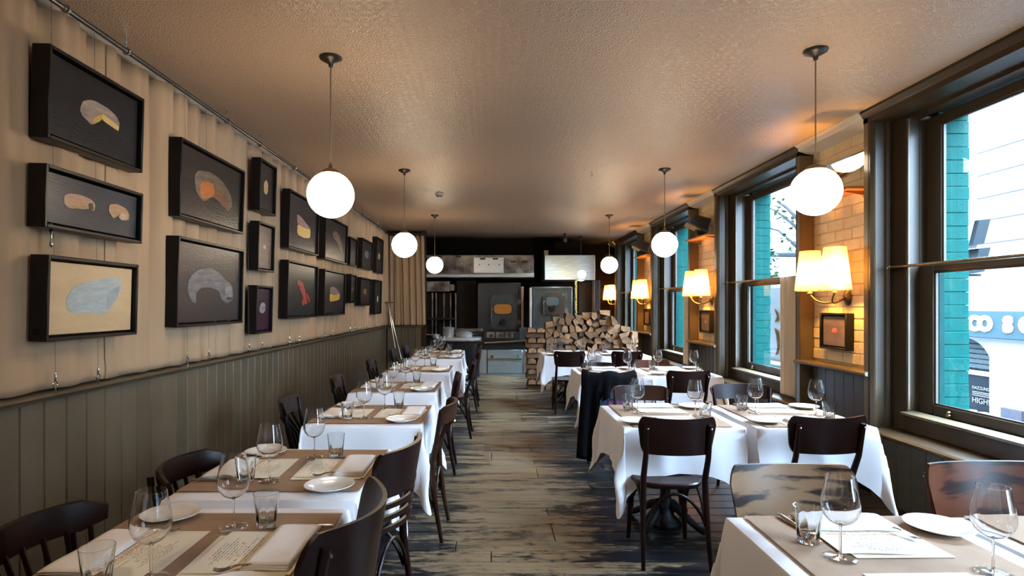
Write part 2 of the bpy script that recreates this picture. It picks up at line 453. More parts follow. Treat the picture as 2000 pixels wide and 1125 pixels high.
def menu_mat():
    m = mat('handwritten_menu_sheet', (.75, .70, .56), .8)
    nt = m.node_tree; L = nt.links.new; p = nt.nodes['Principled BSDF']
    tc = nt.nodes.new('ShaderNodeTexCoord'); sp = nt.nodes.new('ShaderNodeSeparateXYZ')
    L(tc.outputs['Generated'], sp.inputs[0])
    def mth(op, a, b=None, c=None):
        n = nt.nodes.new('ShaderNodeMath'); n.operation = op
        for i, x in enumerate((a, b, c)):
            if x is None: continue
            if isinstance(x, (int, float)): n.inputs[i].default_value = x
            else: L(x, n.inputs[i])
        return n.outputs[0]
    row = mth('MULTIPLY', sp.outputs['Y'], 30)
    fr = mth('FRACT', row); fl = mth('FLOOR', row)
    cb = nt.nodes.new('ShaderNodeCombineXYZ')
    L(mth('MULTIPLY', sp.outputs['X'], 60), cb.inputs[0]); L(mth('MULTIPLY', fl, 7.3), cb.inputs[1]); L(mth('MULTIPLY', fr, 2.2), cb.inputs[2])
    no = nt.nodes.new('ShaderNodeTexNoise'); no.inputs['Scale'].default_value = 1.2; no.inputs['Detail'].default_value = 3; L(cb.outputs[0], no.inputs['Vector'])
    ink = mth('GREATER_THAN', no.outputs[0], .505)
    ink = mth('MULTIPLY', ink, mth('LESS_THAN', fr, .48))
    wn = nt.nodes.new('ShaderNodeTexWhiteNoise'); wn.noise_dimensions = '1D'; L(fl, wn.inputs['W'])
    half = mth('MULTIPLY_ADD', wn.outputs['Value'], .26, .12)
    ink = mth('MULTIPLY', ink, mth('LESS_THAN', mth('ABSOLUTE', mth('SUBTRACT', sp.outputs['X'], .5)), half))
    ink = mth('MULTIPLY', ink, mth('LESS_THAN', sp.outputs['Y'], .92))
    ink = mth('MULTIPLY', ink, mth('GREATER_THAN', sp.outputs['Y'], .2))
    bd = mth('MULTIPLY', mth('LESS_THAN', sp.outputs['Y'], .53), mth('GREATER_THAN', sp.outputs['Y'], .48))
    n3 = nt.nodes.new('ShaderNodeTexNoise'); n3.inputs['Scale'].default_value = 30; L(tc.outputs['Generated'], n3.inputs['Vector'])
    bd = mth('MULTIPLY', bd, mth('GREATER_THAN', n3.outputs[0], .42))
    mx = nt.nodes.new('ShaderNodeMix'); mx.data_type = 'RGBA'
    mx.inputs['A'].default_value = (.76, .70, .55, 1); mx.inputs['B'].default_value = (.10, .07, .05, 1); L(mth('MULTIPLY', ink, .85), mx.inputs['Factor'])
    m2 = nt.nodes.new('ShaderNodeMix'); m2.data_type = 'RGBA'; L(mx.outputs['Result'], m2.inputs['A']); m2.inputs['B'].default_value = (.55, .24, .10, 1)
    L(mth('MULTIPLY', bd, .7), m2.inputs['Factor']); L(m2.outputs['Result'], p.inputs['Base Color'])
    return m
M['menu'] = menu_mat()
M['sheet'] = mat('cream_sheet', (.74, .67, .52), .8)
def shade_mat():
    m = bpy.data.materials.new('pleated_lampshade'); m.use_nodes = True
    nt = m.node_tree; nt.nodes.clear(); L = nt.links.new
    o = nt.nodes.new('ShaderNodeOutputMaterial')
    t = nt.nodes.new('ShaderNodeBsdfTranslucent'); t.inputs[0].default_value = (.62, .44, .22, 1)
    d = nt.nodes.new('ShaderNodeBsdfDiffuse'); d.inputs[0].default_value = (.75, .64, .46, 1)
    mx = nt.nodes.new('ShaderNodeMixShader'); mx.inputs[0].default_value = .35
    L(t.outputs[0], mx.inputs[1]); L(d.outputs[0], mx.inputs[2]); L(mx.outputs[0], o.inputs[0])
    return m
M['shade'] = shade_mat()
_paint = {}
def paint(c, c2=None, sc=7, rough=.35):
    k = (c, c2, sc)
    if k not in _paint:
        _paint[k] = mat('oil_paint', c, rough, col2=c2 or tuple(x * .6 for x in c), scale=sc, stretch=(1, .6, 2.2), lo=.3, hi=.7, bump=.25, bscale=40, detail=8, bdist=.004, spec=.22)
    return _paint[k]

# ------------------------------------------------------------------ room shell
HC = 3.05
XL = -2.22
YB, YE = -2.6, 14.6
# floor: boards run across the room, each one a piece
floor = struct('floor', MB().box(XL - .1, 3.3, YB, YE, -.20, -.022), M['soot'])
bw = .148
def board_mesh(l):
    return MB().box(0, l, 0, bw - .0065, -.022, 0, .003).mesh('floorboard', M['floor'], smooth=False)
bl = [board_mesh(x) for x in (1.3, 1.9, 2.4, 3.1)]
y = .1
while y < 12.3:
    lens = rnd.choice([(1, 3), (3, 1), (2, 2), (0, 0, 1), (1, 0, 0), (2, 2), (0, 1, 0)])
    tot = sum((1.3, 1.9, 2.4, 3.1)[i] for i in lens)
    x = XL
    rem = 5.25
    for j, i in enumerate(lens):
        l0 = (1.3, 1.9, 2.4, 3.1)[i]
        l1 = l0 / tot * rem
        put('floorboard', bl[i], floor, (x, y, rnd.uniform(-.0012, .0008)), None, ((l1 - .005) / l0, 1, 1))
        x += l1
    y += bw
MB().box(XL, 3.1, 12.3, YE, -.022, .004).obj('kitchen_deck', mat('grey_green_deck', (.13, .15, .13), .4, col2=(.07, .08, .07), scale=4, stretch=(9, 1, 1)), floor)
MB().box(XL, 3.1, YB, .1, -.022, 0).obj('floorboard', M['floor'], floor)

ceil = struct('ceiling', MB().box(XL - .1, 3.45, YB, YE, HC, HC + .2), M['ceiling'])
# left wall with tongue-and-groove panelling, each board a piece
struct('wall_left', MB().box(XL - .15, XL, YB, 11.95, 0, HC), mat('plain_plaster', (.35, .28, .2), .8))
wl = [o for o in C.objects if o.name == 'wall_left'][0]
pb = .146
pbm = MB().prism([(.0015, 0), (.0025, .031), (.006, .036), (pb - .006, .036), (pb - .0025, .031), (pb - .0015, 0)], 0, 1.045, 'z').mesh('panel_board', M['olive_board'], smooth=False)
# polygon is (along, proud): turn it so that "proud" faces into the room
for i in range(int((11.9 - .9) / pb)):
    put('panel_board', pbm, wl, (XL, .9 + (i + 1) * pb - .0, 0), (0, 0, -PI / 2))
MB().box(XL, XL + .03, YB, .9, 0, 1.045).obj('panel_board', M['olive_board'], wl)
lg = MB().prism([(XL, 1.03), (XL + .05, 1.03), (XL + .055, 1.045), (XL + .085, 1.05), (XL + .095, 1.06), (XL + .095, 1.073), (XL + .085, 1.08), (XL, 1.08)], YB, 11.9, 'y')
lg.obj('trim_ledge', M['olive'])['kind'] = 'structure'
struct('baseboard_left', MB().prism([(XL, 0), (XL + .052, 0), (XL + .052, .12), (XL + .042, .14), (XL, .14)], YB, 11.9, 'y'), M['olive'])
# partition at the kitchen end
wp = struct('wall_partition', MB().box(XL - .1, -1.44, 11.95, 12.08, 0, HC), M['darkbrown'])
for i in range(5):
    put('panel_board', pbm, wp, (XL + .04 + i * pb, 11.95, 0), (0, 0, 0), (1, -1, 1))
MB().box(XL, -1.44, 11.87, 11.95, 1.045, 1.08, .006).obj('trim_partition_ledge', M['olive'], wp)
MB().box(-1.47, -1.38, 11.9, 12.12, 0, HC, .008).obj('end_post', M['trim'], wp)
# far kitchen walls, front wall behind the photographer
struct('wall_back', MB().box(XL - .1, 3.3, YE, YE + .15, 0, HC), M['soot'])
struct('wall_kitchen_side', MB().box(XL - .25, XL - .1, 12.08, YE, 0, HC), M['soot'])
struct('wall_front', MB().box(XL - .15, 3.6, YB - .15, YB, 0, HC), mat('rear_plaster', (.33, .26, .19), .8))

M['dado'] = mat('dark_dado_paint', (.052, .035, .018), .4, col2=(.038, .026, .014), scale=4, spec=.25, objrand=.06)
pbd = MB().prism([(.0015, 0), (.0025, .031), (.006, .036), (pb - .006, .036), (pb - .0025, .031), (pb - .0015, 0)], 0, 1.045, 'z').mesh('panel_board', M['dado'], smooth=False)
# ------------------------------------------------------------------ right wall: windows, bays
PER = 3.1
XF = 2.985
def moulded_jamb(y, s, z0, z1):
    """stepped lining of the window reveal; s=-1 faces the camera side (far jamb), +1 the near jamb"""
    m = MB()
    prof = [(XF + .002, 0), (XF + .002, .02), (XF + .022, .035), (XF + .045, .02), (XF + .06, .02), (XF + .07, .006), (XF + .12, .006), (XF + .13, .022), (XF + .155, .03), (XF + .17, .014), (XF + .20, .014), (XF + .20, -.03), (XF + .002, -.03)]
    m.prism([(x, y + s * d) for x, d in prof], z0, z1, 'z')
    return m
def sash(name, win, x, y0, y1, z0, z1, st, rt, rb):
    m = MB()
    d = .042
    def rail(a0, a1, b0, b1):
        m.box(x, x + d, a0, a1, b0, b1, .005)
    rail(y0, y0 + st, z0, z1); rail(y1 - st, y1, z0, z1)
    rail(y0 + st - .001, y1 - st + .001, z0, z0 + rb); rail(y0 + st - .001, y1 - st + .001, z1 - rt, z1)
    # glazing bead
    bd = .012
    for a0, a1, b0, b1 in ((y0 + st, y0 + st + bd, z0 + rb, z1 - rt), (y1 - st - bd, y1 - st, z0 + rb, z1 - rt), (y0 + st, y1 - st, z0 + rb, z0 + rb + bd), (y0 + st, y1 - st, z1 - rt - bd, z1 - rt)):
        m.box(x + .012, x + .03, a0, a1, b0, b1)
    o = m.obj(name, M['sash'], win)
    MB().box(x + .019, x + .023, y0 + st - .004, y1 - st + .004, z0 + rb - .004, z1 - rt + .004).obj('pane', M['pane'], o, False)
    return o
Z0, ZT = .54, 2.93
for k in range(-1, 4):
    y1 = 4.55 + PER * k
    y0 = y1 - 2.03
    w = struct('window_%d' % (k + 2))
    moulded_jamb(y1, -1, Z0, HC - .1).obj('jamb', M['trim'], w, ang=25)
    moulded_jamb(y0, 1, Z0, HC - .1).obj('jamb', M['trim'], w, ang=25)
    # head with stepped mouldings up to the ceiling
    m = MB()
    m.prism([(XF, HC), (XF - .03, HC), (XF - .03, HC - .02), (XF - .01, HC - .05), (XF, HC - .06), (XF, HC - .10), (XF + .2, HC - .10), (XF + .2, HC - .125), (XF + .3, HC - .125), (XF + .3, HC)], y0 - .06, y1 + .06, 'y')
    m.obj('head', M['trim'], w, ang=25)
    # box frame
    xb = XF + .195
    for a0, a1 in ((y1 - .15, y1), (y0, y0 + .15)):
        MB().box(xb, xb + .10, a0, a1, Z0, HC - .1, .004).obj('box_frame', M['sash'], w)
    for a, sgn in ((y1 - .15, -1), (y0 + .15, 1)):
        MB().box(xb - .002, xb + .018, min(a, a + sgn * .018), max(a, a + sgn * .018), .70, HC - .12, .004).obj('staff_bead', M['olive'], w)
        MB().box(xb + .10, xb + .24, min(a, a - sgn * .10), max(a, a - sgn * .10), Z0, HC - .1).obj('box_frame', M['sash'], w)
    MB().box(xb - .03, xb + .10, y0 + .15, y1 - .15, Z0, .66, .006).obj('apron_panel', M['trim'], w)
    MB().prism([(xb - .03, .655), (xb - .045, .662), (xb - .045, .68), (xb + .06, .69), (xb + .06, .655)], y0 + .14, y1 - .14, 'y').obj('stool_bead', M['olive'], w, ang=25)
    sash('lower_sash', w, xb + .10, y0 + .15, y1 - .15, .685, 1.80, .135, .05, .075)
    sash('upper_sash', w, xb + .155, y0 + .15, y1 - .15, 1.755, HC - .125, .14, .07, .045)
    # sash lift, horn
    for yy in (y1 - .45, y0 + .45):
        MB().lathe([(0, 0), (.016, .002), (.018, .012), (.008, .02), (.014, .034), (.006, .04), (0, .041)], 12).obj('sash_lift', M['brass'], w).location = (xb + .085, yy, .70)
    # ledge and dado under the window
    MB().prism([(XF - .06, Z0 - .035), (XF - .07, Z0 - .025), (XF - .07, Z0 - .01), (XF - .055, Z0), (xb, Z0), (xb, Z0 - .035)], y0 - .02, y1 + .02, 'y').obj('sill', M['trim'], w, ang=25)
    for i in range(14):
        put('panel_board', pbd, w, (3.04, y0 + i * .145, 0), (0, 0, PI / 2), (1, 1, .505 / 1.045))
    # exterior: teal timber frame and sloping outer sill
    for a0, a1 in ((y1 - .19, y1 - .15), (y0 + .15, y0 + .19)):
        MB().box(xb + .20, xb + .25, a0 - .02, a1 + .02, .62, HC, .006).obj('outer_frame', M['teal_wood'], w)
    MB().prism([(xb + .15, .62), (xb + .15, .70), (xb + .55, .60), (xb + .55, .54)], y0 + .1, y1 - .1, 'y').obj('outer_sill', M['teal_wood'], w)
    # brass rod for the café curtain
    t = thing('curtain_rod', ['brass curtain rod across the window beside the camera', 'brass curtain rod across the large bare window by the camera', 'brass curtain rod over the window with ivy and white poster outside', 'brass curtain rod on the window behind the second double sconce', 'brass curtain rod on the window beside the firewood'][k + 1], 'curtain rod', (3.12, 0, 1.795), 0, 'brass curtain rods')
    MB().tube([(0, y0 + .04, 0), (0, y1 - .06, 0)], .0105, 10).obj('rod', M['brass'], t)
    for yy, dd in ((y0 + .05, 0), (y1 - .08, 0)):
        mm = MB(); mm.tube([(0, yy, 0), (.068, yy, 0)], .007, 8); mm.tube([(.058, yy, 0), (.068, yy, 0)], .016, 10)
        mm.obj('bracket', M['brass'], t)
    for yy in (y1 - .055,):
        mm = MB(); mm.T = Matrix.Translation((0, yy, 0)) @ Matrix.Rotation(-PI / 2, 4, 'X')
        mm.lathe([(0, 0), (.012, .001), (.008, .01), (.015, .02), (.010, .03), (0, .033)], 10); mm.obj('finial', M['brass'], t)

# masonry behind the panelling
mw = MB()
mw.box(3.05, 3.45, YB, 14.6, -.2, .5)
mw.box(3.28, 3.62, YB, 14.6, HC - .09, HC + .25)
mw.box(3.05, 3.45, YB, -.65 + .15 - .02, .5, HC)
struct('wall_right', mw, M['soot'])
# outside of the right wall: teal painted piers built of brick
brk_t = MB().box(-.1, .1, -.118, .118, -.0488, .0488, .004).mesh('brick', M['teal'], smooth=False)
for k in range(-1, 4):
    ya, yb = 4.35 + PER * k, 5.82 + PER * k
    p = struct('wall_outer_pier' if k == -1 else 'wall_outer_pier.%03d' % (k + 1), MB().box(3.42, 3.605, ya + .012, yb - .012, -.2, 3.5), M['teal'])
    for r in range(26):
        z = .55 + r * .1
        off = (r % 2) * .12
        # only the courses of the reveal face and the corner show through the panes
        b = put('brick', brk_t, p, (3.52 + rnd.uniform(-.004, .004), ya + .118 + rnd.uniform(-.004, .004), z), None, (1, 1 if r % 2 else .55, 1))
        if not r % 2: b.location.y = ya + .066
brk = MB().box(-.05, .05, -.117, .117, -.046, .046, .005).mesh('brick', M['brick'], smooth=False)
brk_h = MB().box(-.05, .05, -.056, .056, -.046, .046, .005).mesh('brick', M['brick'], smooth=False)
for k in range(-1, 4):
    ya, yb = 4.55 + PER * k, 5.62 + PER * k
    if k == 3: yb = 14.6
    bay = struct('wall_bay' if k == -1 else 'wall_bay.%03d' % (k + 1), MB().box(3.125, 3.42, ya, yb, .5, HC), M['mortar'])
    ys, ye = ya + .06, yb - .06
    for r in range(21):
        z = .985 + .05 + r * .099
        if z > 2.98: break
        yy = ys - (r % 2) * .12
        while yy < ye - .02:
            a, b = max(yy, ys), min(yy + .24, ye)
            if b - a > .03:
                full = b - a > .15
                put('brick', brk if full else brk_h, bay, (3.168 + rnd.uniform(-.004, .003), (a + b) / 2, z + rnd.uniform(-.002, .002)), (rnd.uniform(-.012, .012), 0, rnd.uniform(-.012, .012)), (1, (b - a - .006) / (.234 if full else .112), 1))
            yy += .24
    for a0 in (ya, yb - .06):
        if k == 3 and a0 > ya: continue
        MB().box(XF, 3.14, a0, a0 + .06, .5, HC - .005, .006).obj('bay_stile', M['olive'], bay)
    nb = 7
    for i in range(nb):
        put('panel_board', pbd, bay, (3.115, ya + .06 + i * .137, 0), (0, 0, PI / 2), (.137 / pb, 1, .945 / 1.045))
    MB().prism([(XF - .02, .935), (XF - .03, .945), (XF - .03, .96), (XF - .015, .97), (3.135, .97), (3.135, .935)], ya - .005, yb + .005, 'y').obj('bay_ledge', M['olive'], bay, ang=25)
    MB().prism([(3.135, HC), (XF - .05, HC), (XF - .05, HC - .012), (XF - .02, HC - .03), (XF - .01, HC - .06), (XF + .05, HC - .085), (3.135, HC - .10)], ya + .055, yb - .055, 'y').obj('cornice', M['cornice'], bay, ang=25)

# ------------------------------------------------------------------ curtain wall on the left
def pleat(y, v, seed=0.0):
    """depth of the folds at distance y along the rod; v 0 (hem) .. 1 (top)"""
    g = abs(math.sin(y * 12.4 + .9 * math.sin(y * 3.1 + seed) + .25 * (1 - v)))
    a = .075 * (g ** .8 - .58) + .016 * math.sin(y * 5.3 + 2 * math.sin(y * 1.7) + 1.1 * (1 - v))
    b = .009 * math.sin(y * 58 + 2 * math.sin(y * 2.3) + 1.5 * v)
    calm = .6 + .4 * min(1, max(0, (y - 2.6) / 1.4)) if y < 4 else 1
    soft = .45 + .55 * min(1, v / .22)
    a *= soft; b *= soft
    return (a * (calm if v < .8 else max(calm, .8)) + b * (.4 + .6 * v))
def curtain(name, label, y0, y1, group, zt=2.945, zb=1.095, step=.012):
    t = thing(name, label, 'curtain', (0, 0, 0), 0, group)
    n = int((y1 - y0) / step)
    vv = [0, .02, .035, .06, .15, .3, .5, .7, .85, .95, 1]
    front = []
    for i in range(n + 1):
        y = y0 + (y1 - y0) * i / n
        row = []
        e = min(1, min(i, n - i) / 8)
        for v in vv:
            z = zb + (zt - zb) * v
            d = pleat(y, v) * (.3 + .7 * e)
            hem = .005 if v in (.02, .035) else 0
            sway = .012 * math.sin(y * 5 + 4 * v) * (1 - v)
            if v > .9: z -= .012 * 2 * (1 - abs(math.sin(y * 12.4 + .9 * math.sin(y * 3.1))))
            row.append((-2.145 + d + hem, y + sway, z + (.004 * math.sin(y * 19) if v == 0 else 0)))
        front.append(row)
    o = MB().grid(front).obj('cloth_panel', M['linen'], t, ang=80)
    md = o.modifiers.new('thick', 'SOLIDIFY'); md.thickness = .003; md.offset = 1
    # steel rings on the rod
    m = MB()
    return t
yc = [.2, 3.17, 4.98, 7.0, 9.2, 11.78]
lab = ['beige linen curtain behind the three largest framed paintings', 'beige linen curtain behind the orange cheese and grey fish paintings', 'beige linen curtain behind the narrow oyster painting and the lobster painting', 'beige linen curtain behind the yellow cheese wedge and croissant paintings', 'beige linen curtain behind the smallest paintings near the kitchen']
for i in range(5):
    curtain('curtain', lab[i], yc[i] + .004, yc[i + 1] - .004, 'beige curtains on the long rod')
curtain('curtain', 'beige linen curtain at the camera end of the rod, mostly out of view', -2.5, .19, 'beige curtains on the long rod', step=.05)
# gathered curtain on the short return by the kitchen
t = thing('curtain', 'beige gathered curtain hanging across the short partition beside the kitchen', 'curtain')
pts = []
for i in range(161):
    u = i / 160
    row = []
    for v in (0, .02, .04, .2, .45, .7, .9, 1):
        x = -2.17 + u * .77 + .03 * (1 - v) * u
        dd = .035 * math.sin(u * 38 + 1.2 * math.sin(u * 7)) * (.6 + .4 * v) + .012 * math.sin(u * 77 + 3 * v)
        row.append((x, 11.80 + dd, 1.09 + 1.85 * v - (0 if v < 1 else .01)))
    pts.append(row)
o = MB().grid(pts).obj('cloth_panel', M['linen'], t, ang=80)
md = o.modifiers.new('thick', 'SOLIDIFY'); md.thickness = .003
t = thing('curtain_rail', 'long steel curtain rod running under the ceiling above the paintings', 'curtain rail')
MB().tube([(-2.105, -2.5, 2.962), (-2.105, 11.72, 2.962), (-2.06, 11.79, 2.962), (-1.43, 11.82, 2.962)], .013, 12).obj('rod', mat('dark_steel_rod', (.10, .10, .10), .3, .9), t)
for y in (2.83, 3.3, 4.55, 5.2, 6.1, 6.9, 8.0, 9.3, 10.6):
    m = MB()
    m.tube([(-2.105 + .021 * math.cos(a), y + .0, 2.962 + .021 * math.sin(a)) for a in [2 * PI * i / 14 for i in range(15)]], .005, 6, cap=False)
    m.tube([(-2.105, y, 2.98), (-2.105, y, 3.05)], .005, 8)
    m.tube([(-2.105, y - .018, 2.962), (-2.105, y + .018, 2.962)], .0165, 12)
    m.obj('bracket', M['chrome'], t)

# ------------------------------------------------------------------ framed paintings
XP = 2.03
PAINTS = [  # x0,ytop0,ybot0,x1 (px of the front face), background, labels, shapes
 (93, 84, 268, 279, ((.022, .024, .03), (.012, .013, .016)), 'large dark painting of a pale cheese wheel with one wedge cut out', [
   ((.34, .27, .22), [(.30, .47), (.33, .60), (.40, .66), (.47, .685), (.62, .67), (.72, .62), (.757, .55), (.757, .48), (.745, .41), (.70, .44), (.546, .57), (.49, .50), (.44, .425), (.433, .331), (.38, .37), (.33, .40)], (.16, .13, .12)),
   ((.50, .34, .10), [(.435, .335), (.44, .425), (.546, .57), (.546, .468)], (.38, .24, .06)), ((.58, .42, .16), [(.546, .57), (.546, .468), (.745, .415), (.752, .49), (.70, .50)], (.48, .32, .1))]),
 (87, 318, 443, 278, ((.055, .075, .10), (.025, .03, .04)), 'wide slate-blue painting of two small pink-brown cheeses', [
   ((.32, .17, .12), [(.17, .44), (.17, .60), (.22, .67), (.33, .70), (.45, .66), (.49, .57), (.48, .42), (.40, .45), (.22, .36)], (.42, .27, .17)), ((.42, .25, .12), [(.20, .38), (.22, .52), (.41, .55), (.40, .42)], None), ((.05, .06, .03), [(.42, .42), (.41, .56), (.46, .6), (.47, .44)], None),
   ((.40, .25, .14), [(.64, .50), (.65, .66), (.74, .72), (.86, .66), (.90, .54), (.89, .38), (.80, .52), (.74, .42), (.70, .36)], (.30, .17, .09)), ((.55, .40, .27), [(.76, .42), (.80, .54), (.88, .50), (.88, .40), (.80, .36)], None)]),
 (90, 497, 668, 268, ((.58, .42, .23), (.46, .33, .18)), 'pale tan painting of a blue-grey block of cheese', [
   ((.30, .36, .36), [(.20, .34), (.19, .50), (.26, .66), (.40, .74), (.60, .82), (.82, .84), (.86, .74), (.82, .55), (.72, .36), (.64, .26), (.45, .30), (.28, .28)], (.44, .48, .46)), ((.36, .40, .40), [(.66, .30), (.66, .60), (.84, .74), (.81, .55)], (.26, .31, .32))]),
 (351, 267, 422, 476, ((.055, .04, .035), (.022, .018, .018)), 'dark brown painting of a large cheese wheel with glowing orange inside', [
   ((.17, .13, .09), [(.22, .42), (.20, .62), (.26, .72), (.45, .78), (.65, .72), (.80, .56), (.84, .38), (.78, .26), (.70, .30), (.50, .42), (.36, .28), (.28, .32)], (.09, .07, .05)),
   ((.45, .15, .03), [(.30, .34), (.28, .50), (.33, .58), (.50, .62), (.52, .44), (.38, .32)], (.30, .10, .03)), ((.22, .10, .05), [(.52, .60), (.52, .44), (.70, .32), (.78, .30), (.74, .46), (.62, .55)], None)]),
 (345, 460, 640, 474, ((.055, .055, .06), (.03, .03, .034)), 'dark grey painting of a curled ghostly white fish', [
   ((.16, .16, .16), [(.20, .26), (.14, .40), (.16, .56), (.28, .68), (.48, .72), (.64, .66), (.72, .58), (.84, .52), (.88, .38), (.86, .28), (.76, .24), (.66, .30), (.62, .42), (.46, .46), (.32, .44), (.26, .36), (.27, .24)], (.08, .08, .085)), ((.25, .25, .24), [(.72, .50), (.84, .48), (.85, .34), (.74, .30)], (.1, .1, .1)), ((.03, .03, .03), [(.76, .34), (.86, .33), (.84, .29), (.76, .30)], None)]),
 (507, 307, 410, 539, ((.035, .028, .034), (.02, .016, .02)), 'small narrow dark painting of one tiny cheese wedge, topmost of three', [((.50, .38, .18), [(.34, .38), (.32, .58), (.48, .68), (.62, .60), (.60, .40), (.46, .34)], (.38, .27, .12))]),
 (504, 431, 528, 536, ((.20, .125, .095), (.09, .06, .055)), 'small narrow brown painting with a tiny pink speck, middle of three', [((.45, .30, .26), [(.40, .48), (.38, .54), (.48, .57), (.58, .53), (.54, .46)], None)]),
 (500, 557, 653, 532, ((.055, .012, .055), (.028, .008, .032)), 'small narrow purple painting of an open oyster, lowest of three', [((.36, .32, .28), [(.28, .44), (.26, .56), (.38, .66), (.58, .68), (.70, .58), (.68, .48), (.52, .40)], (.10, .08, .07))]),
 (564, 368, 484, 622, ((.045, .042, .048), (.028, .026, .03)), 'square dark painting of a pink-rinded pale cheese wedge above the lobster', [((.32, .19, .18), [(.28, .48), (.27, .66), (.40, .64), (.76, .48), (.76, .44), (.50, .42)], (.20, .13, .13)), ((.56, .40, .15), [(.29, .27), (.29, .47), (.52, .44), (.76, .46), (.75, .28), (.52, .24)], (.48, .33, .11))]),
 (561, 507, 623, 620, ((.022, .036, .040), (.014, .022, .025)), 'square dark teal painting of a red lobster', [((.34, .06, .05), [(.42, .66), (.50, .68), (.60, .50), (.66, .34), (.70, .24), (.62, .22), (.56, .30), (.48, .44), (.40, .54)], (.24, .03, .03)), ((.32, .05, .04), [(.36, .58), (.30, .64), (.34, .72), (.44, .68), (.42, .60)], None), ((.32, .05, .04), [(.66, .46), (.74, .40), (.80, .28), (.74, .26), (.70, .34), (.62, .42)], None), ((.32, .05, .04), [(.52, .34), (.48, .24), (.56, .18), (.60, .26)], None)]),
 (635, 418, 505, 678, ((.04, .038, .042), (.022, .02, .024)), 'dark painting of a brown craggy curled loaf beside the pink-rinded cheese', [((.20, .11, .08), [(.34, .62), (.36, .74), (.52, .76), (.68, .66), (.82, .42), (.84, .26), (.76, .20), (.66, .34), (.54, .50), (.44, .52)], (.08, .05, .04))]),
 (633, 525, 617, 674, ((.038, .035, .045), (.022, .02, .026)), 'dark painting of a bright yellow cheese wedge beside the lobster', [((.26, .20, .19), [(.28, .50), (.30, .64), (.50, .66), (.80, .52), (.72, .46), (.48, .44)], (.14, .11, .12)), ((.58, .38, .06), [(.29, .28), (.28, .49), (.50, .44), (.80, .51), (.78, .34), (.50, .30)], (.48, .3, .05))]),
 (684, 462, 517, 698, ((.03, .022, .026), (.018, .014, .016)), 'tiny dark painting with a faint pink dot, first of the upper small row', [((.25, .14, .13), [(.44, .46), (.42, .54), (.54, .56), (.58, .48)], None)]),
 (707, 464, 523, 728, ((.034, .034, .042), (.02, .02, .025)), 'small dark painting of a round grey scallop shell in the upper row', [((.16, .15, .15), [(.32, .40), (.28, .52), (.36, .64), (.56, .66), (.72, .58), (.72, .44), (.56, .36)], (.05, .045, .05))]),
 (735, 462, 532, 748, ((.024, .026, .03), (.014, .015, .018)), 'small dark painting of a pale yellow oval, last of the upper row by the kitchen', [((.40, .36, .20), [(.42, .38), (.36, .50), (.46, .60), (.64, .56), (.66, .42)], None)]),
 (685, 535, 592, 696, ((.03, .024, .028), (.018, .015, .017)), 'tiny dark painting of a small brown and white shell in the lower row', [((.30, .22, .16), [(.36, .42), (.40, .60), (.52, .52), (.66, .56), (.62, .42)], (.15, .1, .08))]),
 (704, 541, 597, 725, ((.04, .034, .044), (.024, .02, .026)), 'small dark painting of an orange-brown crab in the lower row', [((.28, .13, .04), [(.34, .40), (.32, .56), (.46, .66), (.60, .58), (.68, .48), (.60, .36), (.48, .42)], (.08, .04, .02))]),
 (732, 546, 614, 745, ((.014, .034, .03), (.008, .02, .018)), 'small dark green painting of a white pod, last of the lower row by the kitchen', [((.48, .48, .40), [(.46, .34), (.42, .48), (.54, .56), (.64, .46), (.58, .34)], None)]),
]
def soften(P):
    out = []
    for i in range(len(P)):
        a, b, c = P[i - 1], P[i], P[(i + 1) % len(P)]
        out += [(b[0] + (a[0] - b[0]) * .22, b[1] + (a[1] - b[1]) * .22), (b[0] + (a[0] + c[0] - 2 * b[0]) * .07, b[1] + (a[1] + c[1] - 2 * b[1]) * .07), (b[0] + (c[0] - b[0]) * .22, b[1] + (c[1] - b[1]) * .22)]
    return out
SPANS = []
for n, (x0, yt, ybm, x1, bg, label, shapes) in enumerate(PAINTS):
    Y0 = XP * 1120 / (961 - x0); Y1 = XP * 1120 / (961 - x1)
    zt = 1.5 + (596 - yt) * Y0 / 1120; zb = 1.5 + (596 - ybm) * Y0 / 1120
    w, h = Y1 - Y0, zt - zb
    dep = .085
    fr = thing('framed_painting', label, 'painting', (-XP, (Y0 + Y1) / 2, zb), 0, 'box framed paintings hung on the curtain')
    fr.rotation_euler = (0, R(1.6), 0)
    fw = .018 if w > .3 else .014
    m = MB()
    m.box(-dep, 0, -w / 2, -w / 2 + fw, 0, h, .003); m.box(-dep, 0, w / 2 - fw, w / 2, 0, h, .003)
    m.box(-dep, 0, -w / 2 + fw - .001, w / 2 - fw + .001, 0, fw, .003); m.box(-dep, 0, -w / 2 + fw - .001, w / 2 - fw + .001, h - fw, h, .003)
    m.box(-dep, -dep + .008, -w / 2 + fw, w / 2 - fw, fw, h - fw)
    m.obj('frame', M['frame'], fr)
    g = .010 if w > .3 else .006
    cx0, cx1, cz0, cz1 = -w / 2 + fw + g, w / 2 - fw - g, fw + g, h - fw - g
    cv = MB().box(-dep + .008, -.022, cx0, cx1, cz0, cz1, .002).obj('canvas', paint(tuple(c_ * (.5 if n != 2 else 1) for c_ in bg[0]), tuple(c_ * (.5 if n != 2 else 1) for c_ in bg[1]), 4 if w > .4 else 9, .32), fr)
    for j, (c, poly, c2) in enumerate(shapes):
        P = [(cx0 + u * (cx1 - cx0), cz0 + v * (cz1 - cz0)) for u, v in poly]
        MB().prism(soften(P), -.0225, -.0205 + .0004 * j, 'x').obj('painted_shape', paint(c, c2, 22), fr, smooth=False)
    if n in (2, 9):
        MB().box(-dep + .022, -dep + .022 + .03, -w / 2 - .0015, -w / 2, .03, .06).obj('small_label', M['grey'], fr)
    SPANS.append((Y0, Y1, zb, zt))

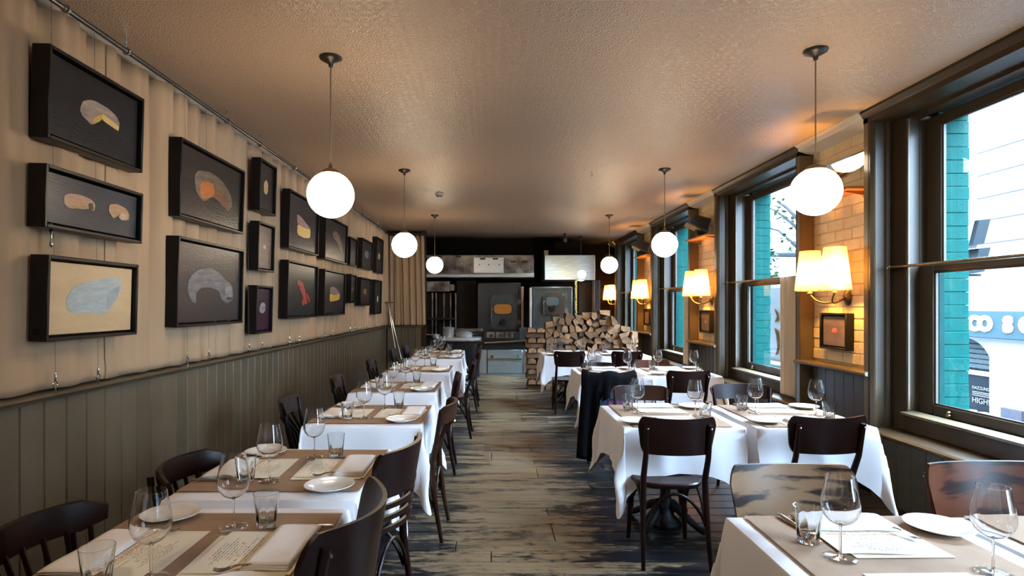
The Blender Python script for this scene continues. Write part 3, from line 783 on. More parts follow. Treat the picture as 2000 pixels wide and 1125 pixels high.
# steel picture wires: two per column of paintings, each ending in a screw eye on the ledge
cols = [((102, 186), 'behind the pale cheese block painting'), ((362, 404), 'behind the ghostly fish painting'), ((483, 509), 'behind the narrow purple oyster painting'), ((563, 582), 'behind the red lobster painting'), ((633, 648), 'behind the bright yellow cheese painting'), ((682, 691), 'behind the tiny shell painting'), ((704, 714), 'behind the orange crab painting'), ((731, 738), 'behind the dark green pod painting')]
for (a, b), where in cols:
    for j, px in enumerate((a, b)):
        y = 2.09 * 1120 / (961 - px)
        t = thing('picture_wire', ('thin steel ' + ('camera-side' if j == 0 else 'kitchen-side') + ' hanging wire with screw eye ' + where), 'wire', (-2.075, y, 1.08), 0, 'picture hanging wires')
        MB().tube([(0, 0, .075), (-.02, 0, 1.875)], .0010, 5).obj('wire', M['wire'], t)
        m = MB(); m.tube([(0, 0, 0), (0, 0, .03)], .003, 6)
        m.tube([(0, .014 * math.sin(q), .044 - .014 * math.cos(q)) for q in [2 * PI * i / 12 for i in range(13)]], .003, 6)
        m.obj('screw_eye', M['chrome'], t)
        MB().lathe([(.002, .055), (.006, .06), (.006, .085), (.003, .09), (.002, .10)], 8).obj('crimp', M['chrome'], t)
t = thing('turnbuckle', 'steel turnbuckle linking the two lower large paintings', 'turnbuckle', (-2.06, 2.68, 1.77), 0)
m = MB(); m.lathe([(.003, 0), (.009, .01), (.009, .02), (.004, .03), (.004, .06), (.010, .075), (.004, .09), (.004, .10), (.002, .125)], 8)
m.obj('body', M['chrome'], t)

# ------------------------------------------------------------------ globe pendants
t = thing('globe_pendant', 'x', 'lamp')
HG = .86
MB().lathe([(0, 0), (.066, 0), (.070, -.006), (.066, -.014), (.050, -.022), (.030, -.034), (.016, -.040), (.012, -.062), (0, -.064)][::-1], 28).obj('ceiling_rose', M['bronze'], t)
MB().tube([(0, 0, -.05), (0, 0, -HG + .17)], .0042, 8).obj('cord', M['cord'], t)
MB().lathe([(0, -HG + .138), (.060, -HG + .132), (.056, -HG + .144), (.036, -HG + .158), (.014, -HG + .166), (.012, -HG + .186), (.006, -HG + .196), (0, -HG + .196)], 24).obj('gallery', M['brass'], t)
N = 20
MB().lathe([(.144 * math.sin(PI * i / N) if 0 < i < N else 0, -HG - .144 * math.cos(PI * i / N)) for i in range(N + 1)], 36).obj('globe', M['globe'], t)
P = Proto(t)
for x, y, l in ((-1.01, .62, 'added unseen lit globe pendant for the curtain-side tables, above the photographer'), (1.97, .55, 'added unseen lit globe pendant for the window side, above the photographer'),  # these two are unseen, added along the rows to brighten the near tables
                (-1.009, 3.587, 'lit white glass globe pendant over the curtain-side tables, first from the camera'), (-1.004, 6.576, 'lit white glass globe pendant over the curtain-side tables, second from the camera'), (-.986, 9.864, 'lit white glass globe pendant beside the kitchen partition curtain'),
                (1.967, 3.486, 'lit white glass globe pendant by the windows, first from the camera'), (1.964, 6.526, 'lit white glass globe pendant by the windows, second from the camera'), (2.017, 9.864, 'lit white glass globe pendant by the windows, third from the camera'), (2.01, 12.96, 'lit white glass globe pendant in front of the brushed steel duct')):
    P.place((x, y, HC), 0, l, 'globe pendants')

# smoke detector and ceiling hooks
t = thing('smoke_detector', 'round cream smoke detector on the textured ceiling', 'smoke detector', (-.732, 7.96, HC))
MB().lathe([(0, -.055), (.03, -.055), (.038, -.045), (.038, -.034), (.052, -.028), (.058, -.012), (.058, 0), (0, 0)], 24).obj('housing', M['plastic'], t)
MB().lathe([(.030, -.047), (.041, -.044), (.041, -.036), (.030, -.033)], 24).obj('vent_ring', M['bronze'], t)
t = thing('ceiling_hook', 'small brass hook in the middle of the ceiling', 'hook')
MB().tube([(0, 0, 0), (0, 0, -.02), (.012, 0, -.035), (.006, 0, -.052), (-.012, 0, -.046)], .003, 6).obj('hook', M['brass'], t)
P = Proto(t)
for x, y, l in ((-.077, 6.6, 'small brass ceiling hook above the aisle, nearer the curtains'), (1.153, 6.65, 'small brass ceiling hook above the aisle, nearer the windows'), (.42, 11.2, 'small brass ceiling hook in front of the kitchen hood')):
    P.place((x, y, HC), rnd.uniform(0, 3), l, 'ceiling hooks')

# ------------------------------------------------------------------ double sconces in the bays
def sconce(y, label, power):
    t = thing('wall_sconce', label, 'lamp', (3.118, y, 1.57), 0, 'double wall sconces')
    m = MB(); m.T = Matrix.Rotation(-PI / 2, 4, 'Y') @ Matrix.Diagonal((1.35, 1, 1, 1))
    m.lathe([(.055, 0), (.055, .008), (.045, .016), (.026, .024), (.018, .036), (0, .038)], 24); m.obj('backplate', M['bronze'], t)
    for s in (-1, 1):
        pts = []
        for i in range(15):
            u = i / 14
            pts.append((-.03 - .20 * math.sin(u * PI / 2), s * .19 * u ** 1.4, -.01 - .045 * math.sin(u * PI) + .045 * u ** 3))
        a = MB().tube(pts, .008, 10).obj('arm', M['brass'], t)
        e = pts[-1]
        MB().lathe([(.026, .0), (.020, .012), (.012, .02), (.012, .09), (0, .09)], 14, e).obj('candle_cup', M['brass'], a)
        # pleated shade
        nseg = 48; rows = []
        sh = MB()
        prof = [(.122, .025), (.121, .05), (.112, .12), (.103, .20), (.094, .28), (.084, .365), (.083, .385)]
        sh.v = []; 
        for r, z in prof:
            rows.append([(e[0] + (r + .0022 * (k % 2)) * math.cos(2 * PI * k / nseg), e[1] + (r + .0022 * (k % 2)) * math.sin(2 * PI * k / nseg), e[2] + z) for k in range(nseg + 1)])
        sh.grid(rows)
        o = sh.obj('shade', M['shade'], t, ang=60)
        for r, z in ((.1225, .025), (.0835, .385)):
            MB().tube([(e[0] + r * math.cos(q), e[1] + r * math.sin(q), e[2] + z) for q in [2 * PI * i / 32 for i in range(33)]], .003, 6, cap=False).obj('shade_ring', M['shade'], o)
        MB().lathe([(0, .09), (.012, .093), (.02, .11), (.018, .122), (.008, .13), (0, .131)], 14, e).obj('bulb', M['bulb'], t)
        ld = bpy.data.lights.new('sconce_bulb', 'POINT'); ld.energy = power; ld.color = (1, .49, .095); ld.shadow_soft_size = .04
        lo = put('bulb_light', ld, t, (e[0], e[1], e[2] + .17))
M['bulb'] = emis('lit_frosted_bulb', (1, .75, .42), 14)
SCP = 60
for k, l in ((0, 'lit double wall sconce with two cream pleated shades above the radish painting'), (1, 'lit double wall sconce with pleated shades, second brick bay from the camera'), (2, 'lit double wall sconce with pleated shades, third brick bay from the camera'), (3, 'lit double wall sconce with pleated shades above the firewood stack')):
    sconce(5.02 + PER * k if k < 3 else 14.1, l, SCP)

# small box frames under the sconces
for k, l, bg, shp in ((0, 'small black box frame with a grey-brown painting of one red radish', ((.16, .115, .11), (.10, .07, .075)), [((.55, .05, .06), [(.44, .44), (.40, .54), (.46, .60), (.58, .60), (.62, .52), (.58, .44)], (.7, .3, .3)), ((.25, .18, .16), [(.16, .50), (.40, .52), (.40, .48)], None)]),
                      (1, 'small black box frame with a brown painting of a tiny pale clove', ((.10, .062, .055), (.06, .04, .04)), [((.4, .33, .28), [(.46, .42), (.50, .60), (.58, .44)], None)]),
                      (2, 'small black box frame with a pink-brown painting, third brick bay', ((.16, .08, .065), (.10, .05, .045)), [((.35, .2, .18), [(.44, .46), (.50, .58), (.58, .46)], None)])):
    t = thing('framed_painting', l, 'painting', (3.045, 5.135 + PER * k, 1.105), 0, 'small framed paintings in the brick bays')
    w, h, fw, dep = .40, .325, .02, .073
    m = MB()
    m.box(0, dep, -w / 2, -w / 2 + fw, 0, h, .003); m.box(0, dep, w / 2 - fw, w / 2, 0, h, .003)
    m.box(0, dep, -w / 2 + fw - .001, w / 2 - fw + .001, 0, fw, .003); m.box(0, dep, -w / 2 + fw - .001, w / 2 - fw + .001, h - fw, h, .003)
    m.box(dep - .008, dep, -w / 2 + fw, w / 2 - fw, fw, h - fw)
    m.obj('frame', M['frame'], t)
    a0, a1, b0, b1 = -w / 2 + fw + .01, w / 2 - fw - .01, fw + .01, h - fw - .01
    MB().box(.02, dep - .008, a0, a1, b0, b1, .002).obj('canvas', paint(bg[0], bg[1], 8), t)
    for c, poly, c2 in shp:
        MB().prism([(a1 - u * (a1 - a0), b0 + v * (b1 - b0)) for u, v in poly], .0185, .0205, 'x').obj('painted_shape', paint(c, c2, 20), t, smooth=False)

# shelves with a floodlight and speakers
for k in range(0, 4):
    y0, y1 = 4.70 + PER * k, 5.56 + PER * k
    if k == 3: y0, y1 = 13.98, 14.5
    t = thing('wall_shelf', ['orange wooden shelf high in the first brick bay, under the floodlight', 'orange wooden shelf high in the second brick bay, under a speaker', 'orange wooden shelf high in the third brick bay, under a speaker', 'orange wooden shelf high in the brick bay by the kitchen'][k], 'shelf', (0, 0, 0), 0, 'high wooden shelves')
    MB().box(2.915, 3.117, y0, y1, 2.455, 2.478, .003).obj('board', M['shelf_wood'], t)
    for yy in (y0 + .10, y1 - .10):
        MB().prism([(3.117, 2.455), (2.95, 2.455), (2.95, 2.445), (3.10, 2.42), (3.117, 2.40)], yy - .012, yy + .012, 'y').obj('bracket', M['shelf_wood'], t)
t = thing('floodlight', 'lit half-round floodlight with mirrored housing on the first high shelf', 'lamp', (2.90, 4.76, 2.478))
m = MB(); m.T = Matrix.Translation((0, 0, .22)) @ Matrix.Rotation(R(-22), 4, 'Y')
half = [(.155 * math.cos(a), -.155 * .72 * math.sin(a)) for a in [PI * i / 16 for i in range(17)]]
m.prism(half, -.115, -.098, 'y'); m.obj('diffuser', M['flood'], t)
m = MB(); m.T = Matrix.Translation((0, 0, .22)) @ Matrix.Rotation(R(-22), 4, 'Y')
big = [(.19 * math.cos(a), -.19 * .74 * math.sin(a)) for a in [PI * i / 10 for i in range(11)]]
for i in range(10):
    a, b = big[i], big[i + 1]
    a2, b2 = half[int(i * 1.6)], half[int((i + 1) * 1.6)]
    m.add([(a2[0] * 1.02, -.10, a2[1] * 1.02), (b2[0] * 1.02, -.10, b2[1] * 1.02), (b[0], .02, b[1]), (a[0], .02, a[1])], [(0, 1, 2, 3)])
o = m.obj('reflector', M['chrome'], t, smooth=False)
md = o.modifiers.new('thick', 'SOLIDIFY'); md.thickness = .004
m = MB(); m.T = Matrix.Translation((0, 0, .22)) @ Matrix.Rotation(R(-22), 4, 'Y'); m.box(-.195, .195, -.10, .10, 0, .012, .003); m.prism([(-.18, 0), (.18, 0), (.12, -.12), (-.12, -.12)], .02, .10, 'y')
m.obj('housing', M['black'], t)
m = MB(); m.tube([(0, .06, 0), (0, .06, .12)], .012, 8); m.box(-.05, .05, .01, .11, 0, .008); m.obj('stand', M['black'], t)
for k in (1, 2, 3):
    yy = 5.02 + PER * k if k < 3 else 14.2
    t = thing('loudspeaker', ['', 'dark slate-coloured wedge loudspeaker tilted on the second high shelf', 'dark slate-coloured wedge loudspeaker tilted on the third high shelf', 'dark loudspeaker on the high shelf by the kitchen'][k], 'loudspeaker', (2.925, yy, 2.478), 0, 'wedge loudspeakers')
    m = MB(); m.T = Matrix.Translation((0, 0, .17)) @ Matrix.Rotation(R(24), 4, 'Y') @ Matrix.Rotation(R(-10), 4, 'Z')
    m.convex([(-.17, -.13, -.075), (.15, -.13, -.10), (.15, .13, -.10), (-.17, .13, -.075), (-.13, -.11, .08), (.12, -.13, .10), (.12, .13, .10), (-.13, .11, .08)], [(0, 1, 2, 3), (4, 5, 6, 7), (0, 1, 5, 4), (1, 2, 6, 5), (2, 3, 7, 6), (3, 0, 4, 7)])
    m.obj('cabinet', M['speaker'], t, smooth=False)
    m = MB(); m.T = Matrix.Translation((0, 0, .17)) @ Matrix.Rotation(R(24), 4, 'Y') @ Matrix.Rotation(R(-10), 4, 'Z')
    m.prism([(-.13, -.06), (.12, -.075), (.09, .075), (-.10, .06)], -.142, -.128, 'y'); m.obj('grille', M['black'], t)
    MB().box(-.04, .06, -.05, .05, 0, .09, .004).obj('foot', M['black'], t)

# café curtains drawn to the near end of the rods
for k, l in ((1, 'white linen café curtain drawn aside at the window with ivy outside'), (2, 'white linen café curtain bright with daylight at the second-last window'), (3, 'white linen café curtain at the window beside the firewood'), (0, 'white linen café curtain at the near end of the camera-side window')):
    t = thing('cafe_curtain', l, 'curtain', (3.12, 5.66 - PER + PER * k, 0), 0, 'short linen curtains')
    pts = []
    for i in range(81):
        u = i / 80
        row = []
        for v in (0, .015, .03, .2, .5, .8, .95, 1):
            wv = .40 + .06 * v
            row.append((-.035 * math.sin(u * 44 + 1.5 * math.sin(u * 9)) * (.5 + .3 * v) - .01 * math.sin(u * 90) - .035 * (1 - v), .04 + u * wv, .56 + v * 1.235))
        pts.append(row)
    o = MB().grid(pts).obj('cloth', M['cafe'], t, ang=80)
    md = o.modifiers.new('thick', 'SOLIDIFY'); md.thickness = .002

# ------------------------------------------------------------------ tables
TW, TD = .74, .78
def cloth_mesh(w, d, drop, seed, tip=.40, tight=None):
    """white cloth draped over a w x d table; returns the builder (z=0 is the table top)"""
    rr = random.Random(seed)
    ph = [rr.uniform(0, 6) for _ in range(8)]
    hx, hy = w / 2, d / 2
    def axis(h):
        k = 11
        inner = [-h + 2 * h * i / k for i in range(k + 1)]
        o = [.006, .016, .035, .07, .12, .17, .22, .27, .315, .36]
        return [-h - e for e in reversed(o)] + inner + [h + e for e in o]
    ax, ay = axis(hx), axis(hy)
    rows = []
    for x in ax:
        row = []
        for y in ay:
            ex, ey = max(0, abs(x) - hx), max(0, abs(y) - hy)
            sx, sy = (1 if x > 0 else -1), (1 if y > 0 else -1)
            if ex == 0 and ey == 0:
                row.append((x, y, 0.0)); continue
            q = .36
            if ex == 0 or ey == 0:
                e = ex + ey
                t = (y / hy if ex else x / hx)
                side = (0 if ex else 1) * 2 + (sx if ex else sy)
                L = drop + (tip * 1.08 - drop) * abs(t) ** 2.8
                dn = e / q * L
                wv = .010 * math.sin(t * 7 + ph[side % 8]) * min(1, dn / .15) + .006 * math.sin(t * 15 + ph[(side + 3) % 8]) * min(1, dn / .2)
                out = .008 * (1 - math.exp(-dn / .02)) + dn * (.035 + .10 * max(0, abs(t) - .5)) + wv * .9
                z = -max(0, dn - .004)
                if (tight == 'x' and ex and sx > 0) or (tight == 'y' and ey and sy > 0): out = .006 + .004 * math.sin(t * 5)
                row.append((sx * (hx + out) if ex else x, sy * (hy + out) if ey else y, z))
            else:
                r = math.hypot(ex, ey)
                a = math.atan2(ey, ex)
                s2 = math.sin(2 * a)
                rm = q / max(math.cos(a), math.sin(a))
                L0 = tip * 1.08
                L = L0 + (tip * 1.32 - L0) * s2 ** 2
                dn = r / rm * L
                fold = s2 ** 2
                o0 = .008 * (1 - math.exp(-dn / .02)) + dn * (.035 + .10 * .5)
                ox = (o0 * math.cos(a) ** 2 + dn * .12 * fold * (.55 + .45 * math.cos(a)))
                oy = (o0 * math.sin(a) ** 2 + dn * .12 * fold * (.55 + .45 * math.sin(a)))
                tw = .02 * math.sin(dn * 14 + ph[(sx + 2 * sy) % 8]) * fold * min(1, dn / .2)
                px_, py_ = ox + tw, oy - tw
                if tight == 'x' and sx > 0: px_ = min(px_ * .08, .012) + .004
                if tight == 'y' and sy > 0: py_ = min(py_ * .08, .012) + .004
                row.append((sx * (hx + px_), sy * (hy + py_), -max(0, dn - .004)))
        rows.append(row)
    return MB().grid(rows)
def make_table():
    t = thing('pedestal_table', 'x', 'table')
    MB().box(-TW / 2 + .008, TW / 2 - .008, -TD / 2 + .008, TD / 2 - .008, .712, .742, .008).obj('tabletop', M['wood_brown'], t)
    MB().lathe([(.05, .10), (.045, .16), (.032, .22), (.030, .30), (.042, .33), (.046, .36), (.034, .40), (.030, .52), (.034, .64), (.05, .68), (.06, .70)], 20).obj('column', M['iron'], t)
    m = MB(); m.lathe([(.10, .0), (.105, .02), (.085, .045), (.06, .07), (.052, .11)], 20)
    m.obj('base_plate', M['iron'], t)
    for i in range(4):
        a = PI / 4 + i * PI / 2
        c, s = math.cos(a), math.sin(a)
        MB().tube([(c * r, s * r, z) for r, z in ((.05, .14), (.10, .125), (.17, .075), (.24, .035), (.28, .028))], [.03, .028, .024, .022, .026], 8).obj('foot', M['iron'], t)
    m = MB(); m.box(-.2, .2, -.03, .03, .69, .712); m.box(-.03, .03, -.2, .2, .69, .712); m.obj('spider', M['iron'], t)
    return t
PT = Proto(make_table())
cloths = [cloth_mesh(TW, TD, .285, i + 1, .40, (None, None, None, 'y', 'x', 'x')[i]).mesh('tablecloth', M['cloth'], ang=80) for i in range(6)]
runner_me = [MB().box(-w_ / 2, w_ / 2, -d_ / 2, d_ / 2, 0, .0008).mesh('paper_runner', M['kraft'], smooth=False) for w_, d_ in ((TW - .004, .66), (.62, TD - .004))]

# place setting prototypes -------------------------------------------------
def spun(n, t): return t
t = thing('side_plate', 'x', 'plate')
MB().lathe([(0, .004), (.052, .004), (.056, .002), (.062, .002), (.070, .009), (.098, .0165), (.1005, .0175), (.100, .0195), (.094, .0185), (.070, .012), (.062, .0075), (0, .0068)][::-1], 48).obj('plate_body', M['china'], t, ang=60)
MB().lathe([(.052, .0), (.056, 0), (.058, .004), (.050, .004)], 40).obj('foot_ring', M['china'], t)
P_PLATE = Proto(t)
t = thing('wine_glass', 'x', 'glass')
bowl = [(.0045, .098), (.016, .101), (.032, .110), (.044, .124), (.0505, .141), (.0525, .155), (.0515, .170), (.047, .195), (.042, .220), (.0385, .243)]
inner = [(r - .0011, z + (.0012 if i else .003)) for i, (r, z) in enumerate(bowl)]
inner[-1] = (.0374, .243); inner[0] = (0, .1025)
MB().lathe(bowl + inner[::-1], 40).obj('bowl', M['glass'], t, ang=70)
MB().lathe([(.0, .1), (.0045, .098), (.0042, .09), (.0036, .06), (.0037, .02), (.006, .009), (.012, .005)][::-1], 12).obj('stem', M['glass'], t, ang=70)
MB().lathe([(.0, .0), (.046, .0), (.0465, .0012), (.046, .0022), (.03, .0034), (.012, .0062), (0, .0072)], 40).obj('foot', M['thin'], t, ang=70)
P_WINE = Proto(t)
t = thing('tumbler', 'x', 'glass')
def facet(a, z, i):
    k = abs(((a * 8 / (2 * PI)) % 1) - .5) * 2
    f = max(0, min(1, (.078 - z) / .03))
    return 1 - .10 * f * (1 - k) ** 1.2
prof = [(.031, 0), (.0325, .003), (.034, .02), (.0365, .05), (.039, .078), (.041, .095), (.0425, .112)]
pin = [(.0410, .112), (.0392, .095), (.0368, .078), (.034, .05), (.0312, .024), (.027, .016), (0, .014)]
MB().lathe(prof + pin, 64, (0, 0, 0), lambda a, z, i: facet(a, z, i) if i < 7 else 1).obj('tumbler_wall', M['tumbler'], t, ang=40)
MB().lathe([(0, .002), (.030, .002), (.031, .012), (.026, .013), (0, .0125)], 27).obj('thick_base', M['thin'], t)
P_TUMB = Proto(t)
# napkin: folded cloth of several layers, long side along the table edge
def napkin():
    t = thing('folded_napkin', 'x', 'napkin')
    for j in range(3):
        rows = []
        nx, ny = 14, 8
        for i in range(nx + 1):
            row = []
            for k in range(ny + 1):
                u, v = i / nx - .5, k / ny - .5
                s = 1 - .012 * j
                z = .004 + .0048 * j + .0016 * math.sin(u * 9 + j) * math.sin(v * 6 + 1) - .003 * (abs(v * 2) ** 8) * (j == 2) - .0022 * (abs(u * 2) ** 10)
                row.append((u * .305 * s + .003 * j, v * .135 * s, max(.0015, z)))
            rows.append(row)
        o = MB().grid(rows).obj('fold' if j else 'under_fold', M['napkin'], t, ang=70)
        md = o.modifiers.new('thick', 'SOLIDIFY'); md.thickness = .004; md.offset = -1
    return t
P_NAP = Proto(napkin())
def menu():
    t = thing('menu_card', 'x', 'menu')
    a = MB().box(-.148, .148, -.15, .15, 0, .0006).obj('under_sheet', M['sheet'], t, smooth=False); a.location = (-.022, .018, 0); a.rotation_euler = (0, 0, R(2.5))
    rows = []
    for i in range(13):
        rows.append([((i / 12 - .5) * .295, (k / 12 - .5) * .30, .0016 + .0016 * (1 + math.sin(i * .5 + k * .3)) * (k / 12) ** 2) for k in range(13)])
    MB().grid(rows).obj('written_sheet', M['menu'], t, ang=80)
    MB().box(-.150, .150, -.152, -.06, -.0004, .0001).obj('backing_board', M['kraft'], t, smooth=False)
    return t
P_MENU = Proto(menu())
def fork():
    t = thing('fork', 'x', 'fork')
    m = MB()
    def strip(pts, w, th=.0022):
        n = len(pts); vs = []; fs = []
        for (y, z), ww in zip(pts, w):
            vs += [(-ww, y, z), (ww, y, z), (ww * .8, y, z + th), (-ww * .8, y, z + th)]
        for i in range(n - 1):
            for a in range(4):
                b = (a + 1) % 4
                fs.append((i * 4 + a, i * 4 + b, i * 4 + 4 + b, i * 4 + 4 + a))
        fs += [(3, 2, 1, 0), tuple((n - 1) * 4 + a for a in range(4))]
        return vs, fs
    m.add(*strip([(-.105, .001), (-.09, .002), (-.04, .004), (.0, .009), (.03, .012), (.045, .010), (.055, .007)], [.007, .0085, .006, .003, .003, .008, .0105]))
    m.obj('handle', M['cutlery'], t)
    for k in range(4):
        x = -.0082 + k * .00547
        q = MB(); v, f = strip([(.052, .007), (.07, .0035), (.085, .004), (.098, .009)], [.0017, .0015, .0014, .0007]); q.add([(a + x, b, c) for a, b, c in v], f)
        q.obj('tine', M['cutlery'], t)
    return t
P_FORK = Proto(fork())
def knife():
    t = thing('table_knife', 'x', 'knife')
    MB().prism([(-.006, 0), (-.0075, .05), (-.009, .10), (-.004, .122), (.004, .118), (.006, .09), (.006, 0)], .0015, .0032, 'z').obj('blade', M['cutlery'], t)
    MB().tube([(0, -.115, .006), (0, -.108, .006), (0, -.06, .006), (0, -.01, .005), (0, .004, .0035)], [.006, .0085, .008, .0065, .0035], 10, .6).obj('handle', M['cutlery'], t)
    return t
P_KNIFE = Proto(knife())

def setting(cx, cy, rz, half, desc, seed, skip=()):
    """diner looks along local +y; (0,0) is the middle of the diner's table edge"""
    rr = random.Random(seed)
    c, s = math.cos(rz), math.sin(rz)
    def pl(x, y): return (cx + c * x - s * (y - half), cy + s * x + c * (y - half))
    j = lambda a: rr.uniform(-a, a)
    zt = .7535
    def put_(P, x, y, z, a, lab, grp, key):
        if key in skip: return
        p = pl(x, y); P.place((p[0], p[1], z), rz + a, lab + desc, grp)
    put_(P_MENU, .005 + j(.008), .172 + j(.006), zt, R(-2) + j(.03), 'handwritten menu sheets', 'menus on the tables', 'menu')
    put_(P_NAP, .015 + j(.01), .098 + j(.008), zt + .0062, j(.04), 'white folded napkin', 'folded napkins', 'napkin')
    put_(P_PLATE, -.272 + j(.012), .137 + j(.015), zt, j(1), 'white side plate', 'side plates', 'plate')
    put_(P_FORK, -.118 + j(.008), .152 + j(.01), zt + .0065, R(14) + j(.07), 'steel fork', 'forks', 'fork')
    put_(P_KNIFE, .182 + j(.005), .115 + j(.01), zt + .001, R(2) + j(.05), 'steel table knife', 'table knives', 'knife')
    put_(P_WINE, .185 + j(.012), .34 + j(.012), zt, j(3), 'stemmed wine glass', 'wine glasses', 'wine')
    put_(P_TUMB, .215 + j(.012), .232 + j(.01), zt, j(3), 'faceted glass tumbler', 'tumblers', 'tumbler')

ORD = ['first', 'second', 'third', 'fourth', 'fifth', 'sixth', 'seventh']
rowL = [(-.905, 1.735), (-.905, 2.62), (-.815, 3.965), (-.86, 5.295), (-.85, 6.77), (-.80, 8.40), (-.835, 9.21)]
for i, (x, y) in enumerate(rowL):
    d = ORD[i] + ' table along the panelled wall'
    PT.place((x, y, 0), 0, 'pedestal table under cloth, ' + d, 'pedestal tables')
    o = put('tablecloth', cloths[3 if i in (0, 1, 5, 6) else i - 2], None, (x, y, .7445), (0, 0, PI if i in (1, 6, 3) else 0)); tag(o, 'white cloth draped over the ' + d, 'tablecloth', 'white tablecloths')
    o = put('paper_runner', runner_me[0], None, (x, y + (.02 if i == 1 else 0), .7505)); tag(o, 'brown kraft paper laid across the ' + d, 'paper runner', 'kraft paper runners')
    setting(x, y, PI / 2, TW / 2, ', aisle side of ' + d, 100 + i)
    setting(x, y, -PI / 2, TW / 2, ', wall side of ' + d, 150 + i)
rowR = [((1.205, 1.65), (1.985, 1.65)), ((1.185, 3.92), (2.0, 3.92)), ((1.32, 6.45), (2.07, 6.47)), ((1.15, 8.87), (1.98, 8.87))]
PAIR = ['camera-end', 'second', 'third', 'kitchen-end']
for i, pr in enumerate(rowR):
    for j, (x, y) in enumerate(pr):
        d = ('aisle' if j == 0 else 'window') + ' table of ' + PAIR[i] + ' window pair'
        PT.place((x, y, 0), 0, 'pedestal table under cloth, ' + d, 'pedestal tables')
        o = put('tablecloth', cloths[4 + i % 2], None, (x, y, .7445), (0, 0, PI if j else 0)); tag(o, 'white cloth draped over the ' + d, 'tablecloth', 'white tablecloths')
        o = put('paper_runner', runner_me[1], None, (x, y, .7505)); tag(o, 'kraft paper laid on the ' + d, 'paper runner', 'kraft paper runners')
        fs = ('plate', 'fork', 'napkin', 'knife', 'tumbler') if i == 0 else ()
        if not (i == 0 and j == 1):
            setting(x, y, 0, TD / 2, ', camera side of ' + d, 200 + i * 10 + j, fs)
            setting(x, y, PI, TD / 2, ', kitchen side of ' + d, 250 + i * 10 + j)

# ------------------------------------------------------------------ chairs
def panel_bm(w, z0, z1, yb, bow, lean, th=.016, crown=0, nu=26, nv=6, cornr=.25, flare=0, nu_=26):
    m = MB()
    def surf(off):
        rows = []
        for i in range(nu + 1):
            u = math.sin((i / nu * 2 - 1) * PI / 2)
            # rounded ends of the board
            e = max(0, abs(u) - (1 - cornr)) / cornr
            k = math.sqrt(max(0, 1 - e * e * .80))
            zc = (z0 + z1) / 2
            row = []
            for j in range(nv + 1):
                v = j / nv
                z = zc + ((z0 + (z1 - z0) * v) - zc) * k + crown * (1 - u * u) * v + flare * u * u * v
                ww = w / 2 * (1 + .07 * (v - .5))
                x = u * ww
                y = yb - bow * (1 - u * u) - lean * (z - z0) + off
                row.append((x, y, z))
            rows.append(row)
        return rows
    a, b = surf(0), surf(-th)
    n1 = len(m.v)
    m.grid(a); n2 = len(m.v)
    m.f = [tuple(reversed(f)) for f in m.f]
    m.grid(b)
    nvp = nv + 1
    rim = [(i, 0) for i in range(nu + 1)] + [(nu, j) for j in range(1, nvp)] + [(i, nv) for i in range(nu - 1, -1, -1)] + [(0, j) for j in range(nv - 1, 0, -1)]
    for q in range(len(rim)):
        p0, p1 = rim[q], rim[(q + 1) % len(rim)]
        i0, i1 = p0[0] * nvp + p0[1], p1[0] * nvp + p1[1]
        m.f.append((i0, i1, n2 + i1, n2 + i0)); m.m.append(0)
    return m
